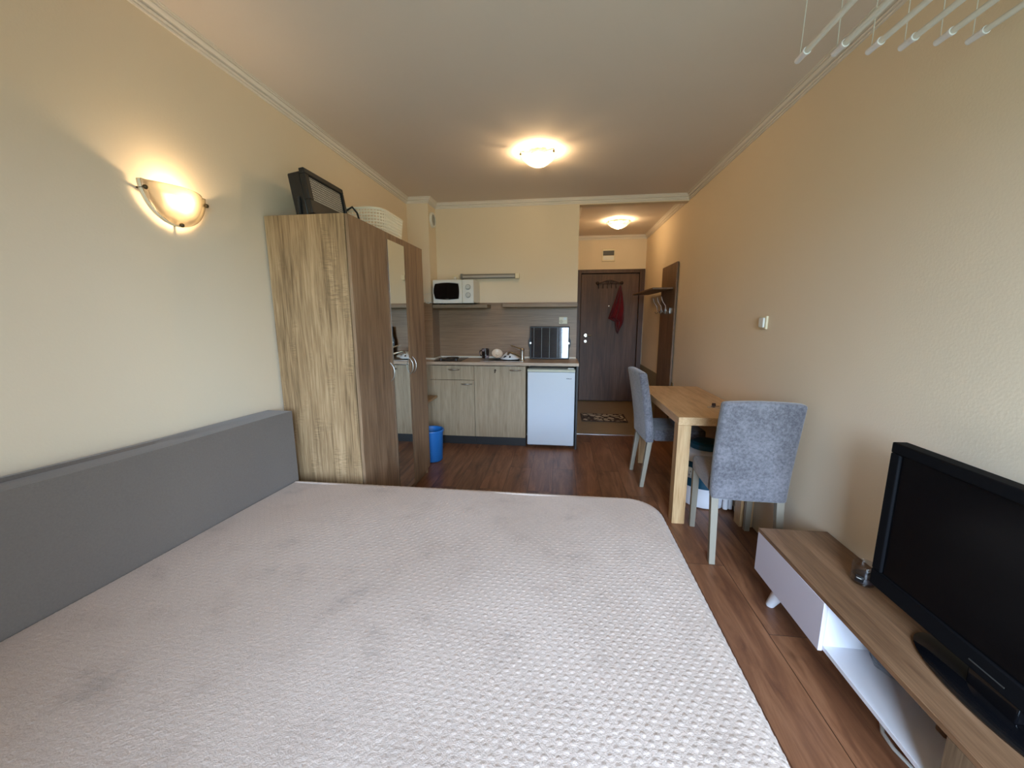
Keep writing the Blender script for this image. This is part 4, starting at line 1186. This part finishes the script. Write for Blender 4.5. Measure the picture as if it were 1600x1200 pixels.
MB().box(SXF, SXF + 0.0155, SYN, 0.915, bz0, bz1).build('door', MT['standdoor'], tvs, bevel=0.001)
for (lx, ly, ox_, oy_) in ((1.010, 1.70, -0.006, 0.075), (1.20, 1.70, 0.006, 0.075), (1.010, 0.56, -0.006, -0.075), (1.20, 0.56, 0.006, -0.075)):
    MB().tube([(lx, ly, bz0), (lx + ox_, ly + oy_, 0.004)], [0.031, 0.018], 18).build('leg', MT['white'], tvs)


def scallop_dish(label, x, y, z, rad, hgt, group):
    z += 0.001
    f = lambda t, r, h: 1 + 0.07 * math.cos(8 * t) * (r > rad * 0.6)
    o = MB().lathe([(0.001, 0.003), (rad * 0.55, 0.003), (rad * 0.8, hgt * 0.35), (rad, hgt), (rad * 0.88, hgt), (rad * 0.66, hgt * 0.45), (rad * 0.45, 0.010), (0.001, 0.009)], (x, y, z), 48, fn=f)\
        .build('glass_bowl', glass('grey_pressed_glass', (0.80, 0.86, 0.90), 0.06, 1.5, 0.08))
    tag(o, label, 'bowl', group)
scallop_dish('grey scalloped glass bowl in the open tv bench shelf nearest the drawer', 1.135, 1.278, bz0 + 0.0165, 0.074, 0.052, 'glass bowls in the tv bench')
scallop_dish('grey scalloped glass bowl further along the tv bench shelf, half hidden by the top', 1.150, 1.140, bz0 + 0.0165, 0.060, 0.045, 'glass bowls in the tv bench')
rt = thing('paper_roll', 'white roll lying on its side in the open tv bench shelf', 'roll', (1.13, 1.02, bz0 + 0.016))
m4 = (1.150, 1.030, bz0 + 0.0165 + 0.050)
MB().lathe([(0.024, -0.018), (0.049, -0.018), (0.049, 0.018), (0.024, 0.018), (0.024, -0.018)], m4, 32, 'y').build('roll_body', MT['paper'], rt)
o = MB().box(1.100, 1.160, 1.062, 1.092, bz0 + 0.0165, bz0 + 0.075).build('wooden_block', plain('brown_wood_block', S(112, 78, 50), 0.6), bevel=0.004)
tag(o, 'small brown wooden block beside the white roll in the tv bench', 'block')
o = MB().tube([(1.14, 1.28, 0.006), (1.09, 1.24, 0.006), (1.065, 1.20, 0.006), (1.062, 1.15, 0.006), (1.075, 1.09, 0.006), (1.10, 1.02, 0.006), (1.14, 0.92, 0.006)], 0.006, 8).build('floor_cable', MT['cord'])
tag(o, 'white cable looping on the floor under the tv bench', 'cable')

o = MB().box(1.095, 1.21, 0.93, 0.995, bz0 + 0.0165, bz0 + 0.125).build('paper_box', MT['paper'], bevel=0.004)
tag(o, 'white box behind the white roll in the tv bench next to the brown door', 'box')
# candle
cd = thing('candle_jar', 'small glass candle jar with black label beside the television', 'candle', (1.150, 1.478, 0.3555))
cx_, cy_, cz_ = 1.150, 1.478, 0.3556
MB().lathe([(0.001, 0.0), (0.034, 0.0), (0.037, 0.004), (0.037, 0.072), (0.0355, 0.076), (0.0345, 0.072), (0.0345, 0.009), (0.001, 0.009)], (cx_, cy_, cz_), 36).build('jar', glass('jar_glass', (0.90, 0.89, 0.88), 0.05, 1.45, 0.10), cd)
MB().lathe([(0.001, 0.0095), (0.034, 0.0095), (0.034, 0.030), (0.001, 0.030)], (cx_, cy_, cz_), 32).build('wax', MT['wax'], cd)
lb_ = MB()
for i in range(9):
    for z in (0.016, 0.040):
        a = R(196 + i * 5)
        lb_.v.append((cx_ + 0.0378 * math.cos(a), cy_ + 0.0378 * math.sin(a), cz_ + z))
for i in range(8):
    lb_.f.append((2 * i, 2 * i + 2, 2 * i + 3, 2 * i + 1))
lo2 = lb_.build('label', MT['black'], cd, solid=0.0006)
lb_ = MB()
for i in range(5):
    for z in (0.027, 0.030):
        a = R(202 + i * 6)
        lb_.v.append((cx_ + 0.0384 * math.cos(a), cy_ + 0.0384 * math.sin(a), cz_ + z))
for i in range(4):
    lb_.f.append((2 * i, 2 * i + 2, 2 * i + 3, 2 * i + 1))
lb_.build('label_print', MT['paper'], lo2, solid=0.0004)

# television
tv = thing('television', 'black flat screen television standing on the tv bench', 'television', (1.135, 0.99, 0.3555))
TVX, TVY0, TVY1, TVZ0, TVZ1 = 1.093, 0.575, 1.380, 0.424, 0.938
fr2 = MB()
bz_ = 0.036
fr2.box(TVX, TVX + 0.045, TVY0, TVY1, TVZ1 - bz_, TVZ1).box(TVX, TVX + 0.045, TVY0, TVY1, TVZ0, TVZ0 + 0.058)
fr2.box(TVX, TVX + 0.045, TVY0, TVY0 + bz_, TVZ0 + 0.058, TVZ1 - bz_).box(TVX, TVX + 0.045, TVY1 - bz_, TVY1, TVZ0 + 0.058, TVZ1 - bz_)
fr2.build('bezel', plain('tv_bezel', (0.006, 0.006, 0.007), 0.6, spec=0.04), tv, bevel=0.004)
MB().box(TVX + 0.008, TVX + 0.012, TVY0 + bz_, TVY1 - bz_, TVZ0 + 0.058, TVZ1 - bz_).build('screen', MT['screen'], tv)
MB().hexa([(TVX + 0.0455, TVY0 + 0.03, TVZ0 + 0.03), (TVX + 0.085, TVY0 + 0.15, TVZ0 + 0.08), (TVX + 0.085, TVY1 - 0.15, TVZ0 + 0.08), (TVX + 0.0455, TVY1 - 0.03, TVZ0 + 0.03)],
          [(TVX + 0.0455, TVY0 + 0.03, TVZ1 - 0.03), (TVX + 0.085, TVY0 + 0.15, TVZ1 - 0.12), (TVX + 0.085, TVY1 - 0.15, TVZ1 - 0.12), (TVX + 0.0455, TVY1 - 0.03, TVZ1 - 0.03)]).build('back_cover', MT['black'], tv, bevel=0.004)
MB().box(TVX + 0.012, TVX + 0.035, 0.93, 1.05, 0.372, TVZ0 + 0.02).build('neck', MT['gloss_black'], tv, bevel=0.004)
MB().lathe([(0.001, 0.0), (0.098, 0.0), (0.100, 0.006), (0.085, 0.014), (0.001, 0.020)], (1.148, 0.985, 0.3558), 56, sy=2.45).build('stand_base', MT['gloss_black'], tv, bevel=0.0)
MB().box(TVX - 0.0015, TVX, 0.955, 1.04, TVZ0 + 0.022, TVZ0 + 0.025).build('badge', plain('dark_badge', S(60, 60, 58), 0.4), tv)

# light switch
ls = thing('light_switch', 'cream light switch alone on the right wall above the table end', 'light switch', (XR, 2.62, 1.31))
MB().box(XR - 0.012, XR, 2.580, 2.660, 1.270, 1.350).build('plate', MT['creamplastic'], ls, bevel=0.003)
MB().box(XR - 0.024, XR - 0.012, 2.592, 2.648, 1.280, 1.340).build('rocker', MT['whiteplastic'], ls, bevel=0.004)

# ------------------------------------------------------------------ ceiling airer
ai = thing('ceiling_airer', 'white ceiling clothes airer of six hanging rods near the right wall', 'clothes airer', (0.96, 0.7, ZC))
AX = [0.733, 0.826, 0.925, 1.010, 1.096, 1.186]
AYE = [1.500, 1.478, 1.482, 1.475, 1.463, 1.470]
AZ = 2.150
MB().box(0.68, 1.235, 1.455, 1.480, ZC - 0.022, ZC - 0.0005).build('ceiling_rail', MT['whiteplastic'], ai, bevel=0.003)
MB().box(0.68, 1.235, 0.130, 0.155, ZC - 0.022, ZC - 0.0005).build('ceiling_rail', MT['whiteplastic'], ai, bevel=0.003)
for x, ye in zip(AX, AYE):
    rd = MB().tube([(x, 0.10, AZ), (x, ye - 0.045, AZ)], 0.0085, 14).build('rod', MT['whiteplastic'], ai)
    MB().tube([(x, ye - 0.052, AZ), (x, ye - 0.044, AZ), (x, ye - 0.043, AZ), (x, ye, AZ)], [0.0115, 0.0115, 0.0095, 0.0088], 14).build('end_cap', MT['white'], rd)
    MB().tube([(x, 0.10, AZ), (x, 0.145, AZ)], 0.011, 14).build('end_cap', MT['white'], rd)
    MB().tube([(x, ye - 0.012, AZ), (x, 1.468, ZC - 0.02)], 0.0013, 5).build('cord', MT['cord'], ai)
    MB().tube([(x, 0.13, AZ), (x, 0.142, ZC - 0.02)], 0.0013, 5).build('cord', MT['cord'], ai)

# ------------------------------------------------------------------ sofa bed and bedspread
BXR, BYF, BZ = 0.494, 1.915, 0.455
sb = thing('sofa_bed', 'large bed with grey upholstered side back along the left wall', 'sofa bed', (-0.5, 0.85, 0))
MB().box(-1.44, 0.40, -0.28, 1.84, 0.06, 0.24).build('bed_base', MT['grey_sofa'], sb, bevel=0.01)
MB().box(-1.44, 0.425, -0.29, 1.86, 0.245, BZ - 0.022).build('mattress', MT['white'], sb, bevel=0.03, seg=3)
for (x, y) in ((-1.38, -0.2), (0.34, -0.2), (-1.38, 1.78), (0.34, 1.78)):
    MB().lathe([(0.025, 0), (0.03, 0.06)], (x, y, 0), 14).build('leg', MT['black'], sb)
# backrest cushion
def bend_back(x, y, z):
    t = (z - 0.30) / 0.55
    k = (1.9 - y) / 1.1
    # front face leans back a little and the near end comes closer to the wall
    k = max(0, min(k, 1.3))
    fr = x > XL + 0.08
    if fr:
        x = x - 0.040 * k
    return (x, y, z + (0.045 if fr else 0.062) * k * max(0, t) + 0.004 * math.sin(y * 4.1) * t)
bc = cushion(XL + 0.014, -1.452, -0.30, 1.905, 0.32, 0.842, 4, 24, 0.006, bend_back)
bc.build('backrest', MT['grey_sofa'], sb, bevel=0.03, seg=4, angle=60)

# bedspread: dimpled plush cloth draped over the mattress
pmn, nt, b, out = new_mat('dimpled_plush')
tc = nt.nodes.new('ShaderNodeTexCoord')
n1 = nt.nodes.new('ShaderNodeTexNoise'); n1.inputs['Scale'].default_value = 340; n1.inputs['Detail'].default_value = 3
n2 = nt.nodes.new('ShaderNodeTexNoise'); n2.inputs['Scale'].default_value = 7.0; n2.inputs['Detail'].default_value = 6; n2.inputs['Roughness'].default_value = 0.65
n3 = nt.nodes.new('ShaderNodeTexNoise'); n3.inputs['Scale'].default_value = 150; n3.inputs['Detail'].default_value = 2
for q in (n1, n2, n3):
    nt.links.new(tc.outputs['Object'], q.inputs['Vector'])
rp = nt.nodes.new('ShaderNodeValToRGB')
rp.color_ramp.elements[0].position = 0.26; rp.color_ramp.elements[0].color = (*S(176, 161, 151), 1)
rp.color_ramp.elements[1].position = 0.50; rp.color_ramp.elements[1].color = (*S(198, 180, 168), 1)
e = rp.color_ramp.elements.new(0.38); e.color = (*S(192, 174, 162), 1)
nt.links.new(n2.outputs['Fac'], rp.inputs[0])
mx = nt.nodes.new('ShaderNodeMix'); mx.data_type = 'RGBA'; mx.blend_type = 'MULTIPLY'; mx.inputs[0].default_value = 1
mr = nt.nodes.new('ShaderNodeMapRange'); mr.inputs[1].default_value = 0.3; mr.inputs[2].default_value = 0.7; mr.inputs[3].default_value = 0.88; mr.inputs[4].default_value = 1.06
nt.links.new(n1.outputs['Fac'], mr.inputs[0]); nt.links.new(rp.outputs[0], mx.inputs[6]); nt.links.new(mr.outputs[0], mx.inputs[7])
nt.links.new(mx.outputs[2], b.inputs['Base Color'])
b.inputs['Roughness'].default_value = 0.85; b.inputs['Specular IOR Level'].default_value = 0.15
b.inputs['Sheen Weight'].default_value = 0.12; b.inputs['Sheen Roughness'].default_value = 0.4
bp = nt.nodes.new('ShaderNodeBump'); bp.inputs['Distance'].default_value = 0.0009
ad = nt.nodes.new('ShaderNodeMath'); ad.operation = 'ADD'
nt.links.new(n1.outputs['Fac'], ad.inputs[0]); nt.links.new(n3.outputs['Fac'], ad.inputs[1])
nt.links.new(ad.outputs[0], bp.inputs['Height']); nt.links.new(bp.outputs[0], b.inputs['Normal'])

st_ = 0.0029
ux = np.arange(-1.442, BXR + 0.36, st_)
uy = np.arange(-0.32, BYF + 0.30, st_)
U_, V_ = np.meshgrid(ux, uy)
RE, RC = 0.055, 0.11
# signed distance to the inner flat rectangle with rounded far right corner
ix, iy = BXR - RE, BYF - RE
dx_ = U_ - (ix - RC); dy_ = V_ - (iy - RC)
qx, qy = np.maximum(dx_, 0), np.maximum(dy_, 0)
ln = np.sqrt(qx ** 2 + qy ** 2)
corner = (dx_ > 0) & (dy_ > 0)
sd = np.where(corner, ln - RC, np.maximum(dx_, dy_) - RC)
nx_ = np.where(corner, dx_ / np.maximum(ln, 1e-6), (dx_ >= dy_).astype(float))
ny_ = np.where(corner, dy_ / np.maximum(ln, 1e-6), (dx_ < dy_).astype(float))
s_ = np.maximum(sd, 0)
ang = np.minimum(s_ / RE, math.pi / 2)
hang = np.maximum(s_ - RE * math.pi / 2, 0)
off = RE * np.sin(ang)
X = U_ - nx_ * s_ + nx_ * off
Y = V_ - ny_ * s_ + ny_ * off
Z = BZ - RE * (1 - np.cos(ang)) - hang
NX, NY, NZ = nx_ * np.sin(ang), ny_ * np.sin(ang), np.cos(ang)
# folds on the hanging part, soft undulation on top
along = np.where(nx_ > ny_, V_, U_)
fold = 0.012 * np.sin(along * 17) * np.minimum(hang / 0.15, 1)
lump = 0.004 * np.sin(U_ * 5.1 + 1.3 * np.sin(V_ * 2.3)) * np.sin(V_ * 4.3 + 0.6) + 0.0025 * np.sin(U_ * 11 + V_ * 7)
lump += 0.006 * np.exp(-((U_ - 0.28) / 0.05) ** 2) * (0.5 + 0.5 * np.sin(V_ * 6))
# dots: staggered lattice
px_, py_ = 0.0295, 0.0172
row = np.floor(V_ / py_)
uu = U_ / px_ + 0.5 * np.mod(row, 2)
du = (uu - np.floor(uu) - 0.5) * px_
dv = (V_ / py_ - row - 0.5) * py_
rd_ = np.sqrt(du ** 2 + dv ** 2)
dot = 0.0011 * np.clip(1.3 - 1.3 * (rd_ / 0.0062) ** 4, 0, 1) - 0.0007 * np.exp(-((rd_ - 0.0080) / 0.0020) ** 2)
dot *= np.clip(0.68 + 0.30 * np.tanh(U_ * 1.6) + 0.25 * np.sin(U_ * 3.1 + 1) * np.sin(V_ * 2.7), 0.3, 1.1)
disp = np.where(s_ > 0, 0, lump) + fold + dot
kk = np.clip((1.9 - V_) / 1.1, 0, 1.3); wl = np.clip((0.1 - U_) / 1.5, 0, 1)
X = X - 0.040 * kk * wl; Z = Z + 0.028 * kk * wl
X = X + NX * disp; Y = Y + NY * disp; Z = Z + NZ * disp
Z = np.maximum(Z, 0.012)
ny__, nx__ = X.shape
co = np.stack([X, Y, Z], -1).reshape(-1, 3).astype(np.float32)
ii = np.arange(ny__ * nx__).reshape(ny__, nx__)
fa = np.stack([ii[:-1, :-1], ii[:-1, 1:], ii[1:, 1:], ii[1:, :-1]], -1).reshape(-1, 4)
# drop the cloth-space corner that would fan out too far
keep = (sd.reshape(-1)[fa].max(1) < 0.34)
fa = fa[keep]
used = np.unique(fa); remap = -np.ones(len(co), int); remap[used] = np.arange(len(used)); co = co[used]; fa = remap[fa]
me = bpy.data.meshes.new('bedspread')
me.vertices.add(len(co)); me.vertices.foreach_set('co', co.reshape(-1))
me.loops.add(fa.size); me.loops.foreach_set('vertex_index', fa.reshape(-1).astype(np.int32))
me.polygons.add(len(fa)); me.polygons.foreach_set('loop_start', np.arange(0, fa.size, 4, dtype=np.int32))
me.update(calc_edges=True)
me.polygons.foreach_set('use_smooth', [True] * len(me.polygons))
me.materials.append(pmn)
bo_ = bpy.data.objects.new('bedspread', me)
COL.objects.link(bo_)
tag(bo_, 'pale pinkish beige dimpled plush bedspread covering the whole bed', 'bedspread')
